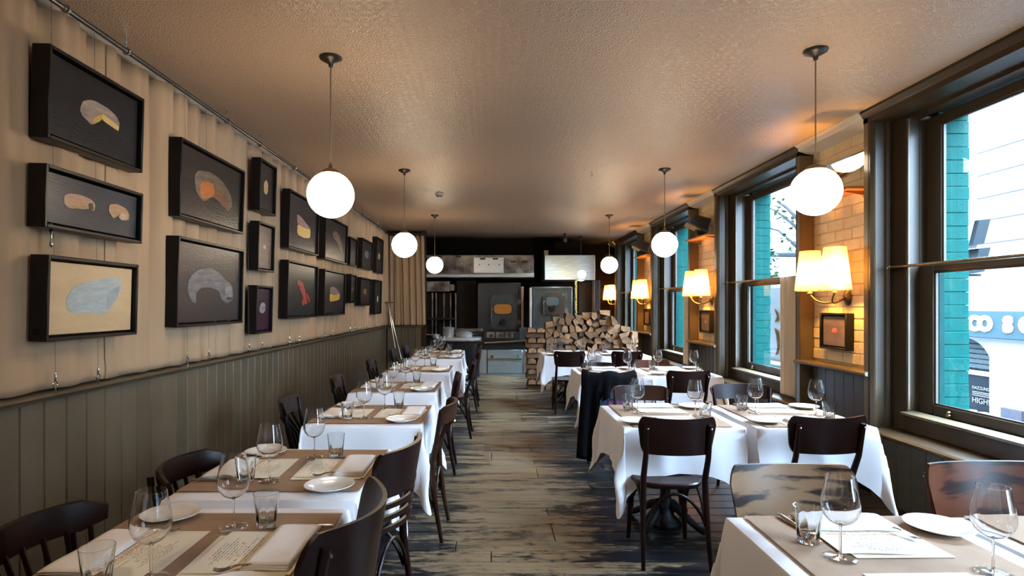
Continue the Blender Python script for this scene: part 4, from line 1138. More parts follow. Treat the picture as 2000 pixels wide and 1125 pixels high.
def make_chair(style, wood, seatm=None, w=.42, top=.86, bow=.05, ph=.20):
    t = thing('dining_chair', 'x', 'chair')
    wm = M[wood]
    sm = seatm or wm
    pts = []
    for i in range(32):
        a = 2 * PI * i / 32
        c, s = math.cos(a), math.sin(a)
        k = (abs(c) ** 3.2 + abs(s) ** 3.2) ** (-1 / 3.2)
        pts.append((.205 * k * c * (1 + .06 * s), .02 + .205 * k * s))
    m = MB()
    hs = .445
    for r_, z_ in (): pass
    n = len(pts)
    cz = [(.97, hs - .012), (1.0, hs - .004), (1.0, hs + .012), (.965, hs + .019), (.85, hs + .016), (.5, hs + .010)]
    vs = [(p[0] * f, .02 + (p[1] - .02) * f, z) for f, z in cz for p in pts]
    fs = [(a * n + i, a * n + (i + 1) % n, (a + 1) * n + (i + 1) % n, (a + 1) * n + i) for a in range(len(cz) - 1) for i in range(n)]
    fs += [tuple(reversed(range(n))), tuple((len(cz) - 1) * n + i for i in range(n))]
    m.add(vs, fs); m.obj('seat', wm if style == 'ladder' else sm, t)
    if style == 'ladder':
        m = MB(); cz = [(.93, hs + .015), (.97, hs + .026), (.94, hs + .042), (.8, hs + .052), (.4, hs + .058)]
        vs = [(p[0] * f, .02 + (p[1] - .02) * f, z) for f, z in cz for p in pts]
        m.add(vs, [f for f in fs if max(f) < len(cz) * n and len(f) == 4] + [tuple((len(cz) - 1) * n + i for i in range(n))])
        m.obj('seat_pad', M['leather'], t)
    hw = w / 2 - (.035 if style == 'panel' else .018)
    lean = .16 if style != 'barrel' else .10
    yb = -.20
    for s in (-1, 1):
        MB().tube([(s * .165, .18, hs - .01), (s * .168, .183, .36), (s * .175, .192, .15), (s * .182, .20, 0)], [.021, .0205, .016, .0125], 10).obj('leg', wm, t)
        ztop = top - (.035 if style == 'panel' else .02)
        yt = yb - .012 - lean * (ztop - .50)
        e = (hw / (w / 2)) ** 2
        MB().tube([(s * .19, -.265, 0), (s * .184, -.232, .18), (s * .178, -.205, .38), (s * (.176 + (hw - .176) * .3), -.20, .50), (s * (.176 + (hw - .176) * .75), (-.212 - lean * .12 - (bow * (1 - e) + .016) * .8 * (style == 'panel')), .64), (s * hw, yt + .004 - (bow * (1 - e) + .020) * (style == 'panel'), ztop)], [.0125, .0155, .019, .0185, .016, .0135], 10).obj('leg', wm, t)
        if style == 'panel':
            q = MB(); q.T = Matrix.Translation((s * hw, yt - .026 - bow * (1 - e), ztop - .02)) @ Matrix.Rotation(PI / 2, 4, 'X'); q.lathe([(0, 0), (.007, .001), (.006, .006), (0, .0075)], 10); q.obj('bolt_head', M['chrome'], t)
    # bent braces under the seat
    def brace(p0, p1, z0, z1):
        P_ = []
        for i in range(13):
            u = i / 12
            P_.append((p0[0] + (p1[0] - p0[0]) * u, p0[1] + (p1[1] - p0[1]) * u, z0 + (z1 - z0) * math.sin(PI * u) ** .7))
        MB().tube(P_, .0095, 8).obj('brace', wm, t)
    brace((-.175, .187, ), (.175, .187), .22, hs - .025)
    brace((-.18, -.222), (.18, -.222), .22, hs - .025)
    brace((-.178, -.21), (-.172, .175), .22, hs - .025)
    brace((.178, -.21), (.172, .175), .22, hs - .025)
    ybk = yb - .012 - lean * (top - ph - .50) + .004
    if style == 'panel':
        panel_bm(w, top - ph, top, ybk + .012, bow, lean, .015, 0, flare=.012, cornr=.14).obj('back_panel', wm, t)
    elif style == 'slat':
        panel_bm(w, top - .115, top, ybk + .012 - lean * (ph - .115), bow, lean, .020, .006).obj('top_rail', wm, t)
        for i in range(4):
            x = (-.5 + i / 3) * w * .56
            yt = yb - .018 - lean * (top - .60) - bow * (1 - (2 * x / w) ** 2)
            m = MB(); m.tube([(x * .8, -.178, hs + .005), (x * .9, -.19 - bow * .4, .60), (x, yt + .006, top - .10)], [.013, .013, .012], 6, .5); m.obj('slat', wm, t)
    elif style == 'ladder':
        panel_bm(w, top - .19, top, ybk + .014, bow, lean, .022, .0, cornr=.12).obj('back_panel', wm, t)
        for i in range(4):
            z = hs + .06 + i * .053
            panel_bm(w * .90, z, z + .024, yb - .005 - lean * max(0, z - .5), bow, .1, .016, 0, nv=2, cornr=.08).obj('slat', wm, t)
    elif style == 'barrel':
        # low curved top rail that wraps forward, on short slats
        def arc(r, a): return (r * math.sin(a), .02 - r * math.cos(a) * .92)
        m = MB(); rows = []
        sec = [(-.012, -.105), (.010, -.105), (.015, -.05), (.016, -.012), (.006, .0), (-.010, -.004), (-.014, -.05), (-.012, -.105)]
        for i in range(29):
            a = R(-60 + 120 * i / 28)
            e = min(1, min(i, 28 - i) / 4)
            row = []
            for dr, dz in sec:
                p = arc(.275 + dr + .10 * (dz + .105) , a)
                row.append((p[0], p[1] - .02, top + dz * (.45 + .55 * e) - (1 - e) * .03))
            rows.append(row)
        m.grid(rows)
        ns = len(sec)
        m.f += [tuple(range(ns - 1)), tuple(len(m.v) - 1 - q for q in range(1, ns))]; m.m += [0, 0]
        m.obj('back_rail', wm, t)
        for i in range(7):
            a = R(-48 + 16 * i)
            p, q_ = arc(.27, a), arc(.20, a)
            MB().tube([(q_[0], q_[1], hs + .005), (p[0] * .98, p[1] - .015, top - .09)], .010, 6, .6).obj('slat', wm, t)
    return t
PC = {}
def chair(key, x, y, deg, label):
    if key not in PC:
        st, wood, kw = key[0], key[1], dict(key[2])
        PC[key] = Proto(make_chair(st, wood, **kw))
    PC[key].place((x, y, 0), R(deg), label, 'dining chairs')
def K(st, wood, **kw): return (st, wood, tuple(sorted(kw.items())))
# aisle side of the curtain-side row (backs to the aisle)
chair(K('panel', 'wood', w=.56, top=.885, bow=.135, ph=.30), -.74, 1.80, 86, 'dark chair with a deeply curved solid back, aisle side of the first panelled-wall table')
chair(K('ladder', 'wood', w=.47, top=.87, bow=.07), -.68, 2.70, 76, 'ladder-back dark chair with four slats and green-black padded seat')
chair(K('slat', 'wood_brown', w=.45, top=.86, bow=.075), -.575, 3.82, 88, 'brown bentwood chair with upright slats, aisle side of the third panelled-wall table')
chair(K('panel', 'wood', w=.42, top=.865, bow=.055, ph=.21), -.60, 5.25, 92, 'dark panel-back chair, aisle side of the fourth panelled-wall table')
chair(K('panel', 'wood', w=.42, top=.865, bow=.055, ph=.21), -.50, 6.62, 90, 'dark panel-back chair, aisle side of the fifth panelled-wall table')
chair(K('panel', 'wood', w=.42, top=.865, bow=.055, ph=.21), -.47, 8.28, 88, 'dark panel-back chair, aisle side of the sixth panelled-wall table')
chair(K('panel', 'wood', w=.42, top=.865, bow=.055, ph=.21), -.48, 9.18, 94, 'dark panel-back chair, aisle side of the seventh panelled-wall table')
# wall side
chair(K('barrel', 'wood', top=.80), -1.29, 1.86, -92, 'low round-backed dark chair by the panelled wall, beside the camera')
chair(K('barrel', 'wood', top=.80), -1.20, 2.60, -90, 'low round-backed dark chair by the panelled wall, at the second table')
chair(K('slat', 'wood_black', w=.46, top=.84, bow=.07), -1.16, 4.08, -84, 'black slatted chair by the panelled wall, at the third table')
chair(K('slat', 'wood_black', w=.42, top=.83, bow=.06), -1.19, 5.40, -88, 'black slatted chair by the panelled wall, at the fourth table')
chair(K('slat', 'wood_black', w=.42, top=.83, bow=.06), -1.22, 7.05, -92, 'black slatted chair by the panelled wall, at the fifth table')
chair(K('panel', 'wood_black', w=.42, top=.84, bow=.06, ph=.2), -1.20, 8.50, -90, 'black panel-back chair by the panelled wall, at the sixth table')
chair(K('panel', 'wood_black', w=.42, top=.84, bow=.06, ph=.2), -1.13, 9.25, -90, 'black panel-back chair by the panelled wall, at the seventh table')
# window side, backs towards the camera
chair(K('panel', 'wood', w=.42, top=.865, bow=.055, ph=.21), 1.055, 3.50, -2, 'dark panel-back chair at the aisle table of the second window pair, back to camera')
chair(K('panel', 'wood', w=.44, top=.865, bow=.055, ph=.21), 1.905, 3.53, 2, 'dark panel-back chair at the window table of the second window pair, back to camera')
chair(K('panel', 'wood', w=.42, top=.865, bow=.055, ph=.21), 1.10, 5.68, 0, 'dark chair hidden under the black coat')
chair(K('panel', 'wood', w=.42, top=.865, bow=.055, ph=.21), 1.885, 5.80, 3, 'dark panel-back chair at the window table of the third pair, back to camera')
chair(K('panel', 'wood', w=.42, top=.865, bow=.055, ph=.21), 1.06, 8.12, 0, 'dark panel-back chair at the aisle table of the kitchen-end pair, back to camera')
chair(K('panel', 'wood', w=.42, top=.865, bow=.055, ph=.21), 1.85, 8.12, 0, 'dark panel-back chair at the window table of the kitchen-end pair, back to camera')
# window side, facing the camera
chair(K('panel', 'wood_tan', w=.49, top=.845, bow=.075, ph=.26), 1.205, 2.04, 180, 'worn tan curved-back chair facing the camera across the camera-end aisle table')
chair(K('panel', 'wood_orange', w=.49, top=.85, bow=.075, ph=.26), 2.01, 2.06, 184, 'worn red-brown curved-back chair at the camera-end window table')
chair(K('slat', 'wood_brown', w=.46, top=.835, bow=.05), 1.21, 4.42, 180, 'brown slatted chair behind the aisle table of the second window pair')
chair(K('slat', 'wood', w=.50, top=.835, bow=.06), 2.06, 4.50, 178, 'dark slatted chair behind the window table of the second window pair')
chair(K('slat', 'wood', w=.43, top=.785, bow=.06), 1.31, 6.82, 180, 'low dark chair behind the aisle table of the third window pair')
chair(K('panel', 'wood_orange', w=.43, top=.82, bow=.05, ph=.2), 1.97, 6.82, 180, 'worn orange-brown chair behind the window table of the third window pair')
chair(K('barrel', 'wood_brown', top=.79), 1.95, 9.24, 180, 'low brown round-backed chair behind the kitchen-end window table')

# black coat over the chair back
t = thing('black_coat', 'black coat with purple lining and teal lace edge hung over a chair back', 'coat', (1.10, 5.68, 0))
def back_y(u):  # surface of the chair back
    return -.285 - .055 * (1 - min(1, u * u))
def coat_len(u):
    if u < -.62: return .80
    if u < -.42: return .80 - (u + .62) / .2 * .54
    return .26 - (u + .42) / 1.42 * .17
rows = []
for i in range(61):
    u = i / 60 * 2 - 1
    x = u * .25
    top = .872 + .012 * math.cos(u * PI * 2) - .012 * (u > -.8)
    L = coat_len(u)
    row = [(x, -.20 - .05 * (1 - u * u), top - .16), (x, -.215 - .05 * (1 - u * u), top - .05), (x, -.235 - .05 * (1 - u * u), top - .004), (x, -.262 - .055 * (1 - u * u), top + .004), (x * 1.02, -.30 - .055 * (1 - u * u), top - .02)]
    for j in range(1, 15):
        v = j / 14
        fold = .028 * math.sin(u * 17 + 1.2 * v) * v * (1 if u < 0 else .4)
        row.append((x * (1 - .0 * v) - .06 * v * (u < 0) * (-u) + (.07 * v if u < -.45 else 0) * (u + 1), -.31 - .055 * (1 - u * u) - .045 * v + fold, top - .02 - (L - .02) * v))
    rows.append(row)
o = MB().grid(rows).obj('coat_shell', M['coat'], t, ang=80)
md = o.modifiers.new('thick', 'SOLIDIFY'); md.thickness = .012; md.offset = -1
rows = []
for i in range(21):
    u = -.56 + i / 20 * 1.45
    x = u * .25
    L = .52 - .12 * max(0, u)
    rows.append([(x, -.295 - .055 * (1 - u * u) + .012 * math.sin(u * 26) * v - .02 * v, .845 - L * v) for v in [j / 8 for j in range(9)]])
o = MB().grid(rows).obj('lining', M['lining'], t, ang=80)
md = o.modifiers.new('thick', 'SOLIDIFY'); md.thickness = .004; md.offset = 1
m = MB()
for i in range(26):
    u = -.40 + i / 25 * 1.38
    top = .872 + .012 * math.cos(u * PI * 2) - .012
    L = coat_len(u)
    x = u * .25
    m.box(x - .009, x + .014, -.362 - .055 * (1 - u * u) , -.352 - .055 * (1 - u * u), top - L - .012 - .012 * (i % 2), top - L + .035 + .01 * ((i * 7) % 3), .003)
m.obj('lace_edge', M['lace'], t)

# ------------------------------------------------------------------ firewood stack
M['log_end'] = mat('split_log_end', (.40, .24, .125), .8, col2=(.24, .13, .06), scale=11, stretch=(1, .4, 1), bump=.5, bscale=50, objrand=.45)
M['log_split'] = mat('split_log_side', (.20, .11, .055), .85, col2=(.12, .065, .03), scale=6, stretch=(9, 1, 9), bump=.5, bscale=30, objrand=.3)
M['log_bark'] = mat('log_bark', (.10, .06, .035), .9, col2=(.045, .028, .018), scale=14, stretch=(2, .6, 2), bump=.8, bscale=30, objrand=.25)
def clip(poly, px, pz, nx, nz):
    out = []
    for i in range(len(poly)):
        a, b = poly[i], poly[(i + 1) % len(poly)]
        da = (a[0] - px) * nx + (a[1] - pz) * nz; db = (b[0] - px) * nx + (b[1] - pz) * nz
        if da <= 0: out.append(a)
        if (da < 0) != (db < 0) and da != db:
            f = da / (da - db); out.append((a[0] + (b[0] - a[0]) * f, a[1] + (b[1] - a[1]) * f))
    return out
rl = random.Random(11)
def topz(x):
    T = [(.90, 1.16), (1.1, 1.27), (1.35, 1.34), (1.6, 1.36), (2.0, 1.37), (2.2, 1.32), (2.38, 1.2), (2.52, .98)]
    for (a, za), (b, zb) in zip(T, T[1:]):
        if a <= x <= b: return za + (zb - za) * (x - a) / (b - a)
    return T[0][1] if x < .9 else T[-1][1]
pts = []
where_log = {}
NTH = ['first', 'second', 'third', 'fourth', 'fifth', 'sixth', 'seventh', 'eighth', 'ninth', 'tenth', 'eleventh', 'twelfth', 'thirteenth', 'fourteenth']
for r in range(12):
    for c in range(14):
        x = 1.0 + c * .118 + (.059 if r % 2 else 0) + rl.uniform(-.036, .036)
        z = .055 + r * .114 + rl.uniform(-.034, .034)
        if z < topz(x) - .04 and x < 2.53:
            pts.append((x, max(.04, z))); where_log[pts[-1]] = (r, c)
for x, z in pts:
    poly = [(x - .095, max(0.0, z - .085)), (x + .095, max(0.0, z - .085)), (x + .095, z + .085), (x - .095, z + .085)]
    for qx, qz in pts:
        if (qx, qz) == (x, z) or abs(qx - x) > .36 or abs(qz - z) > .36: continue
        poly = clip(poly, (x + qx) / 2, (z + qz) / 2, qx - x, qz - z)
    poly = clip(poly, .955, 0, -1, 0)
    poly = clip(poly, x, topz(x) + .05, rl.uniform(-.5, .5), 1)
    if len(poly) < 3: continue
    cx = sum(p[0] for p in poly) / len(poly); cz = sum(p[1] for p in poly) / len(poly)
    for q in range(rl.choice((0, 1, 1, 2))):
        an = rl.uniform(0, 2 * PI); poly_ = clip(poly, cx + .028 * math.cos(an), cz + .028 * math.sin(an), math.cos(an), math.sin(an))
        if len(poly_) >= 3: poly = poly_
    cx = sum(p[0] for p in poly) / len(poly); cz = sum(p[1] for p in poly) / len(poly)
    s = .95
    poly = [(cx + (p[0] - cx) * s, max(0.002, cz + (p[1] - cz) * s)) for p in poly]
    # drop tiny edges
    P2 = [p for i, p in enumerate(poly) if math.dist(p, poly[i - 1]) > .014]
    if len(P2) < 3: continue
    yf = 10.2 + rl.uniform(-.055, .06); yb_ = yf + rl.uniform(.30, .36)
    n = len(P2)
    # base on the bottom of the log
    zb = min(p[1] for p in P2)
    a = [(p[0] - cx, yf - 10.3, p[1] - zb) for p in P2]
    tw = rl.uniform(-.08, .08)
    b = [((p[0] - cx), yb_ - 10.3, (p[1] - zb)) for p in P2]
    me = bpy.data.meshes.new('firewood_log')
    fs = [tuple(range(n)), tuple(reversed(range(n, 2 * n)))] + [(j, i, n + i, n + j) for i, j in ((i, (i + 1) % n) for i in range(n))]
    area = sum(P2[i][0] * P2[(i + 1) % n][1] - P2[(i + 1) % n][0] * P2[i][1] for i in range(n))
    if area < 0: fs = [tuple(reversed(f)) for f in fs]
    me.from_pydata(a + b, [], fs)
    for q in ('log_end', 'log_split', 'log_bark'): me.materials.append(M[q])
    bk = rl.randrange(n) if rl.random() < .6 else -1
    me.polygons.foreach_set('material_index', [0, 0] + [2 if i == bk else 1 for i in range(n)])
    o = put('firewood_log', me, None, (cx, 10.3, zb)); tag(o, 'split firewood log, %s course from the floor, %s from the end pillar' % (NTH[where_log[x, z][0]], NTH[where_log[x, z][1]]), 'log', 'split logs in the firewood stack')
# criss-cross end pillar
z = 0.0
for lay in range(12):
    h = .092 + rl.uniform(-.006, .006)
    for j in range(2):
        m = MB()
        if lay % 2 == 0:   # long side facing the room
            y0 = 10.17 + j * .19
            m.mi = 1
            m.prism([(y0, .0), (y0 + .16, .0), (y0 + .15, h - .004), (y0 + .05, h - .002), (y0 + .004, h * .7)], .0, .31 + rl.uniform(-.02, .02), 'x')
            m.m[0] = m.m[1] = 0
            ox = .625 + rl.uniform(-.02, .01)
            o = m.obj('firewood_log', [M['log_end'], M['log_split'], M['log_bark']], None, False); o.location = (ox, 0, z)
        else:
            x0 = .64 + j * .16 + rl.uniform(-.005, .005)
            m.mi = 2 if rl.random() < .4 else 1
            m.prism([(x0, .0), (x0 + .14, .0), (x0 + .145, h * .55), (x0 + .08, h - .003), (x0 + .01, h - .02)], 10.16 + rl.uniform(-.02, .02), 10.50, 'y')
            m.m[0] = m.m[1] = 0
            o = m.obj('firewood_log', [M['log_end'], M['log_split'], M['log_bark']], None, False); o.location = (0, 0, z)
        tag(o, ('firewood log laid sideways in the end pillar, ' if lay % 2 == 0 else 'firewood log end-on in the end pillar, ') + NTH[lay] + ' layer up, ' + (('front one', 'back one') if lay % 2 == 0 else ('aisle one', 'inner one'))[j], 'log', 'split logs in the stack end pillar')
    z += h

# ------------------------------------------------------------------ open kitchen
def KX(px, d=12.6): return (px - 961) * d / 1120
def KZ(py, d=12.6): return 1.5 + (596 - py) * d / 1120
def kbox(m, x0, x1, y0, y1, p0, p1, d, b=.004): return m.box(KX(x0, d), KX(x1, d), y0, y1, KZ(p1, d), KZ(p0, d), b)
# exhaust hood
D = 12.95
t = thing('exhaust_hood', 'long steel exhaust hood with hinged panels over the cooking line', 'hood')
kbox(MB(), 826, 1043, D + .02, D + 1.1, 498, 542, D).obj('hood_body', M['steel_dark'], t)
for a, b, p, q in ((834, 919, 499, 532), (925, 984, 503, 533), (986, 1040, 509, 536)):
    o = kbox(MB(), a, b, D - .005, D + .02, p, q, D, .006).obj('hinged_panel', M['steel_dark'] if a != 925 else M['steel'], t)
    for u in (.3, .72):
        x = KX(a + (b - a) * u, D)
        MB().box(x - .06, x + .06, D - .02, D - .004, KZ(p + 4, D), KZ(p + 1, D), .004).obj('hinge', M['black'], o)
    for u in ((.2, .5, .85) if a == 925 else (.75,)):
        m = MB(); m.T = Matrix.Translation((KX(a + (b - a) * u, D), D - .006, KZ(p + 14, D))) @ Matrix.Rotation(PI / 2, 4, 'X'); m.lathe([(0, 0), (.014, .001), (.014, .012), (0, .016)], 10); m.obj('latch', M['black'], o)
MB().prism([(D - .02, KZ(541, D)), (D - .03, KZ(536, D)), (D + .0, KZ(533, D)), (D + .03, KZ(533, D)), (D + .03, KZ(541, D))], KX(826, D), KX(1043, D), 'x').obj('drip_lip', M['steel'], t)
MB().box(KX(826, D), KX(1043, D), D + .3, D + 1.2, KZ(498, D), HC, .004).obj('chimney_box', M['soot'], t)
# brushed steel duct box
t = thing('steel_duct', 'brushed steel duct box hanging beside the exhaust hood', 'duct')
kbox(MB(), 1063, 1161, D - .1, D + .9, 499, 547, D, .006).obj('duct_box', M['steel_daylight'], t)
kbox(MB(), 1064, 1072, D + .1, D + .3, 488, 500, D).obj('bracket', M['plastic'], t)
kbox(MB(), 1085, 1140, D + .2, D + .6, 470, 500, D).obj('riser', M['soot'], t)
t = thing('spotlight', 'small black ceiling spotlight above the steel duct', 'spotlight', (KX(1103, 12.4), 12.4, HC))
MB().lathe([(0, -.0), (.035, 0), (.035, -.02), (.012, -.03), (.012, -.09), (0, -.09)][::-1], 14).obj('mount', M['black'], t)
MB().lathe([(.045, -.19), (.05, -.18), (.05, -.09), (.03, -.07), (0, -.07)], 18).obj('housing', M['black'], t)
MB().lathe([(0, -.183), (.043, -.183), (.043, -.18), (0, -.18)], 18).obj('lens', emis('lit_spot_lens', (1, .97, .9), 4), t)
ld = bpy.data.lights.new('spot_beam', 'SPOT'); ld.energy = 170; ld.color = (.80, .93, 1); ld.spot_size = R(95); ld.spot_blend = .9; ld.shadow_soft_size = .04
lo = put('spot_beam', ld, t, (0, 0, -.2), Vector((-1.25, .12, -2.1)).to_track_quat('-Z', 'Y').to_euler())

def oven(name, label, px0, px1, py0, py1, dx0, dx1, dy0, dy1, wx0, wx1, wy0, wy1, m1, d, glow):
    t = thing(name, label, 'oven')
    kbox(MB(), px0, px1, d, d + 1.0, py0, py1, d, .015).obj('oven_body', m1, t)
    m = MB()
    for a, b, c, e in ((px0 + 1, px1 - 1, py0 + 1, py0 + 4), (px0 + 1, px1 - 1, py1 - 4, py1 - 1), (px0 + 1, px0 + 4, py0 + 2, py1 - 2), (px1 - 4, px1 - 1, py0 + 2, py1 - 2)):
        kbox(m, a, b, d - .012, d + .004, c, e, d, .004)
    m.obj('face_frame', m1, t)
    X0, X1, Zb, Zt = KX(dx0, d), KX(dx1, d), KZ(dy1, d), KZ(dy0, d)
    c = .09
    octo = lambda g: [(X0 + c, Zb + g), (X1 - c, Zb + g), (X1 - g, Zb + c), (X1 - g, Zt - c), (X1 - c, Zt - g), (X0 + c, Zt - g), (X0 + g, Zt - c), (X0 + g, Zb + c)]
    o = MB().prism(octo(0), d - .045, d + .002, 'y').obj('door', M['oven_door'], t, smooth=False)
    MB().prism(octo(.03), d - .062, d - .044, 'y').obj('raised_panel', M['oven_door'], o, smooth=False)
    wx, wz = (KX(wx0, d) + KX(wx1, d)) / 2, (KZ(wy0, d) + KZ(wy1, d)) / 2
    hx, hz = (KX(wx1, d) - KX(wx0, d)) / 2, (KZ(wy0, d) - KZ(wy1, d)) / 2
    ov = [(wx + math.copysign(abs(math.cos(a)) ** .55, math.cos(a)) * hx, wz + math.copysign(abs(math.sin(a)) ** .55, math.sin(a)) * hz) for a in [2 * PI * i / 32 for i in range(32)]]
    MB().prism([(wx + (a - wx) * 1.14, wz + (b - wz) * 1.2) for a, b in ov], d - .078, d - .060, 'y').obj('window_surround', M['oven'], o)
    MB().prism(ov, d - .080, d - .0775, 'y').obj('oven_window', glow, o)
    for u in (.2, .82):
        z = Zb + (Zt - Zb) * u
        m = MB(); m.tube([(X1 + .03, d - .03, z - .09), (X1 + .03, d - .03, z + .09)], .018, 8); m.box(X1 - .06, X1 + .09, d - .03, d, z - .05, z + .05, .006); m.obj('hinge', M['steel_dark'], t)
    MB().tube([(X0 + .06, d - .06, wz + .0), (X0 + .03, d - .11, wz - .02), (X0 + .03, d - .12, wz - .22), (X0 + .04, d - .11, wz - .30)], .014, 8).obj('handle', M['steel_dark'], o)
    m = MB(); m.T = Matrix.Translation(((X0 + X1) / 2 - .02, d - .06, Zb + .17)) @ Matrix.Rotation(PI / 2, 4, 'X'); m.lathe([(0, 0), (.085, 0), (.085, .012), (.03, .018), (.03, .03), (0, .032)][::1], 20); m.obj('draught_dial', M['iron'], o)
    MB().tube([((X0 + X1) / 2 - .08, d - .10, Zb + .10), ((X0 + X1) / 2 + .03, d - .10, Zb + .24)], .012, 6).obj('dial_lever', M['iron'], o)
    return t
oven('wood_oven', 'charcoal wood-fired oven with chamfered door and glowing orange window', 932, 1017, 552, 651, 957, 1010, 576, 644, 965, 999, 594, 613, M['oven'], 13.0, emis('ember_glow', (.55, .22, .05), .35))
oven('wood_oven', 'tall blue-grey wood oven with pale oval window behind the firewood', 1039, 1118, 560, 700, 1058, 1101, 571, 617, 1066, 1091, 580, 597, M['oven_teal'], 12.6, mat('grey_oven_glass', (.10, .16, .18), .1))
t = thing('steel_post', 'tall pale steel post between the two ovens', 'post'); kbox(MB(), 1034, 1038.5, 12.42, 12.50, 562, 738, 12.45).obj('post', M['steel'], t)
kbox(MB(), 1032, 1041, 12.40, 12.55, 738, 742, 12.45).obj('foot', M['steel'], t)
t = thing('steel_post', 'short brown-tinted post beside the orange-windowed oven', 'post')
kbox(MB(), 1017.5, 1022.5, 12.85, 12.95, 560, 600, 12.9).obj('upper_post', mat('copper_post', (.30, .19, .14), .4, .6), t); kbox(MB(), 1017.5, 1022.5, 12.85, 12.95, 600.5, 648, 12.9).obj('lower_post', bpy.data.materials['copper_post'], t)

# range under the first oven
D = 12.6
t = thing('cooking_range', 'dark and steel cooking range with towel rail and wide drawer', 'range')
kbox(MB(), 934, 1028, D, D + .95, 655, 731, D).obj('range_body', M['oven'], t)
kbox(MB(), 944, 1028, D - .03, D + .3, 648, 664, D, .006).obj('burner_front', M['oven'], t)
kbox(MB(), 1014, 1028, D - .04, D + .3, 640, 664, D, .006).obj('end_block', M['oven_teal'], t)
for i, px in enumerate((958, 976, 994)):
    m = MB(); m.box(KX(px, D) - .09, KX(px, D) + .09, D - .05, D - .03, KZ(660, D), KZ(648, D), .004); m.obj('control_panel', M['steel_dark'], t)
    q = MB(); q.T = Matrix.Translation((KX(px, D) + .02, D - .05, KZ(655, D))) @ Matrix.Rotation(PI / 2, 4, 'X'); q.lathe([(0, 0), (.03, 0), (.026, .03), (0, .034)], 12); q.obj('knob', M['black'], t)
m = MB(); m.tube([(KX(946, D), D - .10, KZ(669, D)), (KX(1028, D), D - .10, KZ(664, D))], .022, 10)
m.tube([(KX(950, D), D - .10, KZ(669, D)), (KX(950, D), D, KZ(672, D))], .012, 8); m.tube([(KX(1020, D), D - .10, KZ(665, D)), (KX(1020, D), D, KZ(668, D))], .012, 8)
m.obj('towel_rail', M['chrome'], t)
o = kbox(MB(), 952, 1020, D - .05, D, 683, 729, D, .006).obj('drawer', M['steel_daylight'], t)
kbox(MB(), 953, 1018, D - .085, D - .05, 699, 702, D, .004).obj('handle', M['chrome'], o)
m = MB(); m.T = Matrix.Translation((KX(961, D), D - .05, KZ(696, D))) @ Matrix.Rotation(PI / 2, 4, 'X'); m.lathe([(0, 0), (.034, 0), (.030, .02), (0, .024)], 16); m.obj('thermostat_knob', M['white_print'], o)
m = MB(); m.prism([(KX(1008, D), KZ(698, D)), (KX(1011, D), KZ(692.5, D)), (KX(1014, D), KZ(698, D)), (KX(1012, D), KZ(698, D)), (KX(1011, D), KZ(695, D)), (KX(1010, D), KZ(698, D))], D - .054, D - .05, 'y'); m.obj('small_emblem', mat('green_emblem', (.02, .22, .12), .5), o, smooth=False)
kbox(MB(), 934, 951, D - .03, D, 683, 738, D, .004).obj('side_panel', M['steel'], t)
kbox(MB(), 1021, 1028, D - .03, D, 683, 731, D, .004).obj('side_panel', M['steel'], t)
for px in (955, 1016): kbox(MB(), px - 2, px + 2, D + .05, D + .15, 729, 733.3, D).obj('foot', M['black'], t)
for px in (963, 980):
    m = MB()
    for i in range(4): m.tube([(KX(px, D) - .1, D + .1 + i * .06, KZ(646, D)), (KX(px, D) + .1, D + .1 + i * .06, KZ(646, D))], .008, 6)
    m.tube([(KX(px, D), D + .08, KZ(647, D)), (KX(px, D), D + .3, KZ(647, D))], .008, 6); m.obj('burner_grate', M['iron'], t)

# round-fronted kitchen counter with pots
D = 11.9
t = thing('serving_counter', 'black counter with rounded steel top in front of the cooking line', 'counter')
cx = KX(892, D)
top = [(cx + math.copysign(abs(math.cos(a)) ** .5, math.cos(a)) * .50, 12.2 + math.copysign(abs(math.sin(a)) ** .6, math.sin(a)) * .33) for a in [2 * PI * i / 40 for i in range(40)]]
MB().prism(top, KZ(665, D), KZ(660, D), 'z').obj('steel_top', M['steel'], t, ang=25)
MB().prism([(cx + (a - cx) * .93, 12.2 + (b - 12.2) * .92) for a, b in top], .0, KZ(665.4, D), 'z').obj('counter_body', M['iron'], t, ang=25)
m = MB(); m.tube([(cx + (a - cx) * 1.03, 12.2 + (b - 12.2) * 1.05, KZ(666, D)) for a, b in top[20:40]], .016, 8); m.obj('rim_rail', M['chrome'], t)
zt = KZ(660, D) + .002
t = thing('stock_pot', 'tall steel saucepan on the rounded counter', 'pot', (KX(876, 12.1), 12.1, zt))
MB().lathe([(0, 0), (.12, 0), (.125, .01), (.125, .19), (.13, .20), (.122, .20), (.118, .02), (0, .015)], 28).obj('pot_body', M['steel'], t)
MB().lathe([(.128, .20), (.10, .215), (.02, .225), (0, .225)], 28).obj('lid', M['steel'], t)
MB().tube([(.12, 0, .16), (.18, 0, .175), (.33, -.03, .19)], .011, 8).obj('handle', M['steel_dark'], t)
t = thing('saute_pan', 'wide low steel pan with domed lid on the rounded counter', 'pan', (KX(906, 12.1), 12.12, zt))
MB().lathe([(0, 0), (.17, 0), (.178, .01), (.182, .075), (.188, .08), (.178, .08), (.172, .012), (0, .01)], 30).obj('pan_body', M['steel'], t)
MB().lathe([(.183, .08), (.15, .11), (.06, .13), (0, .132)], 30).obj('lid', M['steel'], t)
MB().tube([(.03, 0, .13), (.02, 0, .155), (-.02, 0, .155), (-.03, 0, .13)], .008, 8).obj('lid_handle', M['steel_dark'], t)
for s in (-1, 1): MB().tube([(s * .178, -.05, .06), (s * .225, -.03, .07), (s * .225, .03, .07), (s * .178, .05, .06)], .008, 8).obj('side_handle', M['steel_dark'], t)
t = thing('sauce_pan', 'small steel pan at the curtain end of the rounded counter', 'pan', (KX(852, 12.1), 12.1, zt))
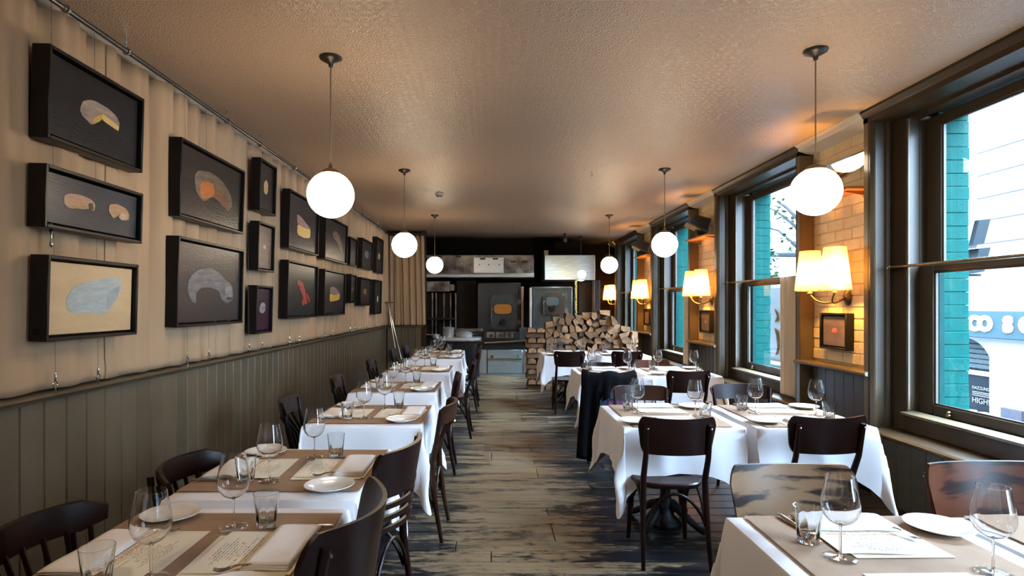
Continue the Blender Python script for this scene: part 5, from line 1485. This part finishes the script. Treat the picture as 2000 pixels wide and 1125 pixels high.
MB().lathe([(0, 0), (.085, 0), (.09, .06), (.095, .065), (.086, .065), (.08, .01), (0, .008)], 24).obj('pan_body', M['steel'], t)
MB().tube([(-.09, 0, .05), (-.25, -.05, .07)], .009, 8).obj('handle', M['steel_dark'], t)
# storage rack and wall strips on the left of the kitchen
D = 13.2
t = thing('steel_rack', 'steel rack with upright strips and a deep top shelf beside the partition', 'rack')
kbox(MB(), 828, 888, D - .2, D + .3, 556, 568, D, .006).obj('top_shelf', M['steel_dark'], t)
kbox(MB(), 828, 880, D - .22, D - .19, 550, 570, D, .006).obj('shelf_apron', M['steel_dark'], t)
for px in (844.5, 852, 867, 880, 890): kbox(MB(), px - 1.6, px + 1.6, D, D + .06, 572, 655, D, .003).obj('upright', M['steel_dark'], t)
for px in (837, 860, 873): kbox(MB(), px - 4.5, px + 4.5, D + .08, D + .12, 572, 655, D, .003).obj('back_board', M['darkbrown'], t)
kbox(MB(), 828, 888, D - .3, D + .1, 620, 624, D, .004).obj('lower_shelf', M['iron'], t)
kbox(MB(), 828, 889, D + .1, D + .38, 655, 733, D, .004).obj('base_unit', M['iron'], t)
t = thing('side_worktop', 'steel worktop at the foot of the orange-windowed oven', 'worktop')
kbox(MB(), 890, 943, 12.75, 13.3, 642, 648, 12.8, .006).obj('worktop', M['steel_dark'], t); kbox(MB(), 890, 943, 12.8, 13.3, 648, 733, 12.8).obj('cabinet', M['oven'], t)
t = thing('timber_panel', 'tall dark brown panel between the steel rack and the oven', 'panel'); kbox(MB(), 892, 931, 13.6, 13.7, 548, 735, 13.6).obj('panel', M['darkbrown'], t)
t = thing('brass_pipe', 'vertical brass pipe beside the blue-grey oven', 'pipe')
MB().tube([(KX(1124, 12.9), 12.9, KZ(630, 12.9)), (KX(1124, 12.9), 12.9, KZ(548, 12.9))], .035, 14).obj('pipe', mat('polished_brass', (.60, .38, .12), .25, 1), t)
for py in (560, 585, 610): MB().lathe([(.036, -.02), (.044, -.015), (.044, .015), (.036, .02)], 14, (KX(1124, 12.9), 12.9, KZ(py, 12.9))).obj('collar', M['brass'], t)
t = thing('timber_panel', 'tall dark panel between the brass pipe and the windows', 'panel'); kbox(MB(), 1130, 1172, 13.3, 13.4, 548, 735, 13.3).obj('panel', M['darkbrown'], t)
kbox(MB(), 1155, 1160, 13.2, 13.3, 548, 700, 13.3).obj('edge_strip', M['trim'], t)
# oven peels leaning in the corner
t = thing('oven_peel', 'long steel oven peel with T handle leaning in the panelled corner', 'peel')
m = MB(); m.tube([(-2.085, 11.50, 1.55), (-1.80, 11.15, .08)], .016, 10); m.obj('pole', M['chrome'], t)
MB().tube([(-2.12, 11.35, 1.555), (-2.0, 11.62, 1.555)], .014, 10).obj('tee_handle', M['chrome'], t)
m = MB(); m.T = Matrix.Translation((-1.80, 11.15, .04)) @ Matrix.Rotation(R(12), 4, 'Y'); m.box(-.006, .006, -.13, .13, -.035, .2, .003); m.obj('blade', M['steel'], t)
t = thing('oven_peel', 'second steel pole leaning just behind the T handled peel', 'peel')
MB().tube([(-2.10, 11.62, 1.50), (-1.69, 11.30, .02)], .014, 10).obj('pole', M['chrome'], t)
m = MB(); m.tube([(-1.69, 11.19, .02), (-1.69, 11.41, .02)], .016, 8); m.obj('rake_head', M['iron'], t)

# ------------------------------------------------------------------ street outside
struct('ground_street', MB().box(3.62, 40, -20, 45, -3.7, -3.5), M['asphalt'])
FX = 9.0
f = struct('exterior_facade')
MB().box(FX, FX + 6, -2.6, 40, 1.42, 5.3).obj('upper_storey', M['white'], f)
MB().box(FX + .02, FX + 6, 9.55, 10.40, -3.5, .90).obj('white_column', M['white'], f)
MB().box(FX + .25, FX + 6, -2.6, 40, -3.5, .90).obj('shop_wall', M['white'], f)
for i in range(6): MB().box(-.01, .02, -3, 3, .0, .012).obj('rendered_joint', M['grey'], f).location = (FX, 9.9, 2.2 + i * .42)
for i in range(8):
    yy = .2 + i * 3.1
    if i == 3: continue
    o = MB().box(FX - .03, FX + .05, yy, yy + 1.05, 2.1, 3.9, .01).obj('far_window', M['white'], f)
    MB().box(FX - .034, FX - .03, yy + .08, yy + .97, 2.18, 3.82).obj('far_pane', mat('far_glass', (.008, .011, .013), .5, spec=.1), o)
# arched shutter bay
for i in range(6):
    MB().box(FX + .18, FX + .25, 10.4, 13, .30 + i * .095, .385 + i * .095, .01).obj('shutter_slat', mat('pale_blue_slat', (.013, .0175, .0185), .8, spec=.05) if i == 0 else bpy.data.materials['pale_blue_slat'], f)
arc = [(10.40, .90)] + [(10.40 + .72 - .72 * math.cos(a) if False else 10.36 + .62 * (1 - math.cos(a)) , .28 + .60 * math.sin(a)) for a in [PI / 2 * i / 10 for i in range(11)]] + [(10.98, .90)]
MB().prism(arc, FX + .05, FX + .24, 'x').obj('arch_spandrel', M['white'], f, smooth=False)
t = thing('shop_sign', 'blue-grey shop fascia across the street with glowing white letters', 'sign', (FX, 0, 0))
MB().box(-.12, .02, -2.6, 30, .91, 1.40, .01).obj('fascia_board', M['fascia'], t)
def text(s_, size, loc, rot, m, parent, ext=.01, name='lettering', bold=0):
    cu = bpy.data.curves.new(name, 'FONT'); cu.body = s_; cu.size = size; cu.extrude = ext; cu.align_x = 'CENTER'; cu.align_y = 'CENTER'; cu.offset = bold
    cu.resolution_u = 3
    cu.materials.append(m)
    o = put(name, cu); me = bpy.data.meshes.new_from_object(o); bpy.data.objects.remove(o)
    return put(name, me, parent, loc, rot)
for s_, yy in (('O', 10.92), ('C', 10.56), ('O', 10.32), ('S', 9.86), ('O', 9.5)):
    text(s_, .36, (-.135, yy, 1.155), (PI / 2, 0, -PI / 2), M['letter'], t, .012, 'letter', .022)
t = thing('shop_window', 'dark blue shop window across the street with DAZZLING and HIGH lettering', 'shop window', (FX + .15, 0, 0))
MB().box(0, .08, 10.38, 12.5, -2.6, .28, .01).obj('window_panel', M['shop'], t)
text('DAZZLING', .078, (-.012, 10.72, -.06), (PI / 2, 0, -PI / 2), M['printtext'], t, .004)
text('HIGH!', .145, (-.012, 10.72, -.30), (PI / 2, 0, -PI / 2), M['printtext'], t, .004)
for z in (-.135, -.165, -.20): MB().box(-.012, -.002, 10.53, 10.91, z - .006, z + .006).obj('text_rule', M['printtext'], t)
MB().box(-.03, 0, 10.36, 12.5, .18, .27, .005).obj('cill', M['white'], t)
for yy in (10.53, 10.78): MB().lathe([(.0, -1.2), (.11, -1.2), (.115, -.55), (.07, -.47), (0, -.46)], 16, (-.12, yy, 0)).obj('white_panel', M['white'], t)
t = thing('street_poster', 'pink and blue poster board on the white building across the street', 'poster', (FX, 9.92, -.75))
MB().box(-.03, .02, -.20, .20, -.55, .45, .005).obj('board', mat('poster_print', (.012, .015, .018), .8, spec=.05, col2=(.022, .016, .018), scale=5), t)
MB().box(-.035, -.03, -.19, .19, .10, .30).obj('print_band', mat('pink_print', (.022, .015, .018), .8, spec=.05, col2=(.013, .012, .018), scale=14), t)
t = thing('bracket_light', 'pale grey angular bracket light on the outer wall by the camera-side window', 'bracket light', (4.6, 5.45, 1.8))
for dz in (0, .27):
    MB().convex([(-.03, 0, dz), (.08, 0, dz + .02), (.14, 0, dz + .25), (.03, 0, dz + .24), (-.03, .2, dz), (.08, .2, dz + .02), (.14, .2, dz + .25), (.03, .2, dz + .24)], [(0, 1, 2, 3), (4, 5, 6, 7), (0, 1, 5, 4), (1, 2, 6, 5), (2, 3, 7, 6), (3, 0, 4, 7)]).obj('louvre', M['grey'], t, smooth=False)
MB().box(-.993, .10, .06, .12, -.02, .0).obj('arm', M['grey'], t)
MB().box(-.04, .06, .05, .12, .25, 1.5, .01).obj('post', M['white'], t)
# young street tree
t = thing('street_tree', 'bare-branched street tree with a few green leaves outside the window with the poster', 'tree', (6.0, 9.6, -3.5))
MB().tube([(0, 0, 0), (.02, .03, 2), (0, .1, 4), (.05, .05, 5.2), (0, .2, 6.6)], [.13, .11, .09, .06, .03], 10).obj('trunk', M['bark'], t)
def V6(px, py, d): return ((px - 961) * d / 1120 - 6.0, d - 9.6, 1.5 + (596 - py) * d / 1120 + 3.5)
br = [[(0, .1, 4.6), V6(1557, 446, 11.0), V6(1540, 430, 11.4), V6(1515, 412, 11.9), V6(1500, 405, 12.2)], [(0, .08, 5.0), V6(1557, 427, 11.0), V6(1535, 404, 11.4), V6(1518, 394, 11.8)], [(0, .1, 4.2), V6(1560, 485, 11.0), V6(1540, 468, 11.4), V6(1520, 450, 11.8), V6(1502, 446, 12.2)], [(0, .05, 5.6), (.3, -.8, 6.4), (.2, -1.5, 6.9)]]
for b in br: MB().tube(b, [.045 - .008 * i for i in range(len(b))], 6).obj('branch', M['bark'], t)
m = MB()
rt = random.Random(5)
for b in br[:3]:
    for i in range(26):
        u = rt.uniform(1, len(b) - 1.01); a, c = Vector(b[int(u)]), Vector(b[int(u) + 1])
        p = a.lerp(c, u % 1) + Vector((rt.uniform(-.12, .12), rt.uniform(-.2, .2), rt.uniform(-.2, .1)))
        q = Vector((rt.uniform(-1, 1), rt.uniform(-1, 1), rt.uniform(-.6, .3))).normalized() * .10
        w_ = q.cross(Vector((rt.uniform(-1, 1), .3, 1))).normalized() * .04
        m.add([tuple(p), tuple(p + q * .5 + w_), tuple(p + q), tuple(p + q * .5 - w_)], [(0, 1, 2, 3)])
for i in range(90):
    p = Vector(V6(rt.uniform(1496, 1530), rt.uniform(475, 560) if i < 60 else rt.uniform(535, 562), rt.uniform(10.6, 11.2)))
    if i < 60: p = Vector(V6(1500 + abs(rt.gauss(0, 3)) + (10 if rt.random() < .3 else 0), rt.uniform(490, 560), 11))
    q = Vector((rt.uniform(-1, 1), rt.uniform(-1, 1), rt.uniform(-.6, .6))).normalized() * .11
    w_ = q.cross(Vector((rt.uniform(-1, 1), .3, 1))).normalized() * .045
    m.add([tuple(p), tuple(p + q * .5 + w_), tuple(p + q), tuple(p + q * .5 - w_)], [(0, 1, 2, 3)])
o = m.obj('foliage', M['leafm'], t, smooth=False); o['kind'] = 'stuff'
MB().tube([V6(1560, 497, 10.6), V6(1500, 497, 12.0)], .05, 6).obj('branch', M['bark'], t)
# white poster board and teal planter outside the second window
t = thing('hanging_board', 'white outdoor board with an orange painted flame shape, seen through the ivy window', 'board', (4.45, 8.95, .62))
MB().box(-.02, .02, -.5, .40, 0, 1.16, .006).obj('board', M['white_print'], t)
MB().prism([(.0, .10), (-.06, .22), (-.03, .40), (.03, .52), (-.10, .48), (-.14, .30), (-.10, .14)], -.028, -.02, 'x').obj('orange_motif', M['orange'], t, smooth=False)
MB().prism([(.02, .62), (-.05, .70), (.03, .82), (-.09, .76), (-.12, .64)], -.028, -.02, 'x').obj('orange_motif', M['orange'], t, smooth=False)
MB().box(-.015, .015, -.44, -.40, -4.1, 0).obj('post', M['grey'], t); MB().box(-.015, .015, .34, .38, -4.1, 0).obj('post', M['grey'], t)
t = thing('teal_hoarding', 'teal hoarding with white lettering below the white outdoor board', 'hoarding', (4.38, 9.0, 0))
MB().box(-.03, .03, -.7, .5, -3.5, .58, .006).obj('hoarding_panel', M['teal_wood'], t)
text("D'S", .17, (-.04, .02, .42), (PI / 2, 0, -PI / 2), M['white_print'], t, .005)
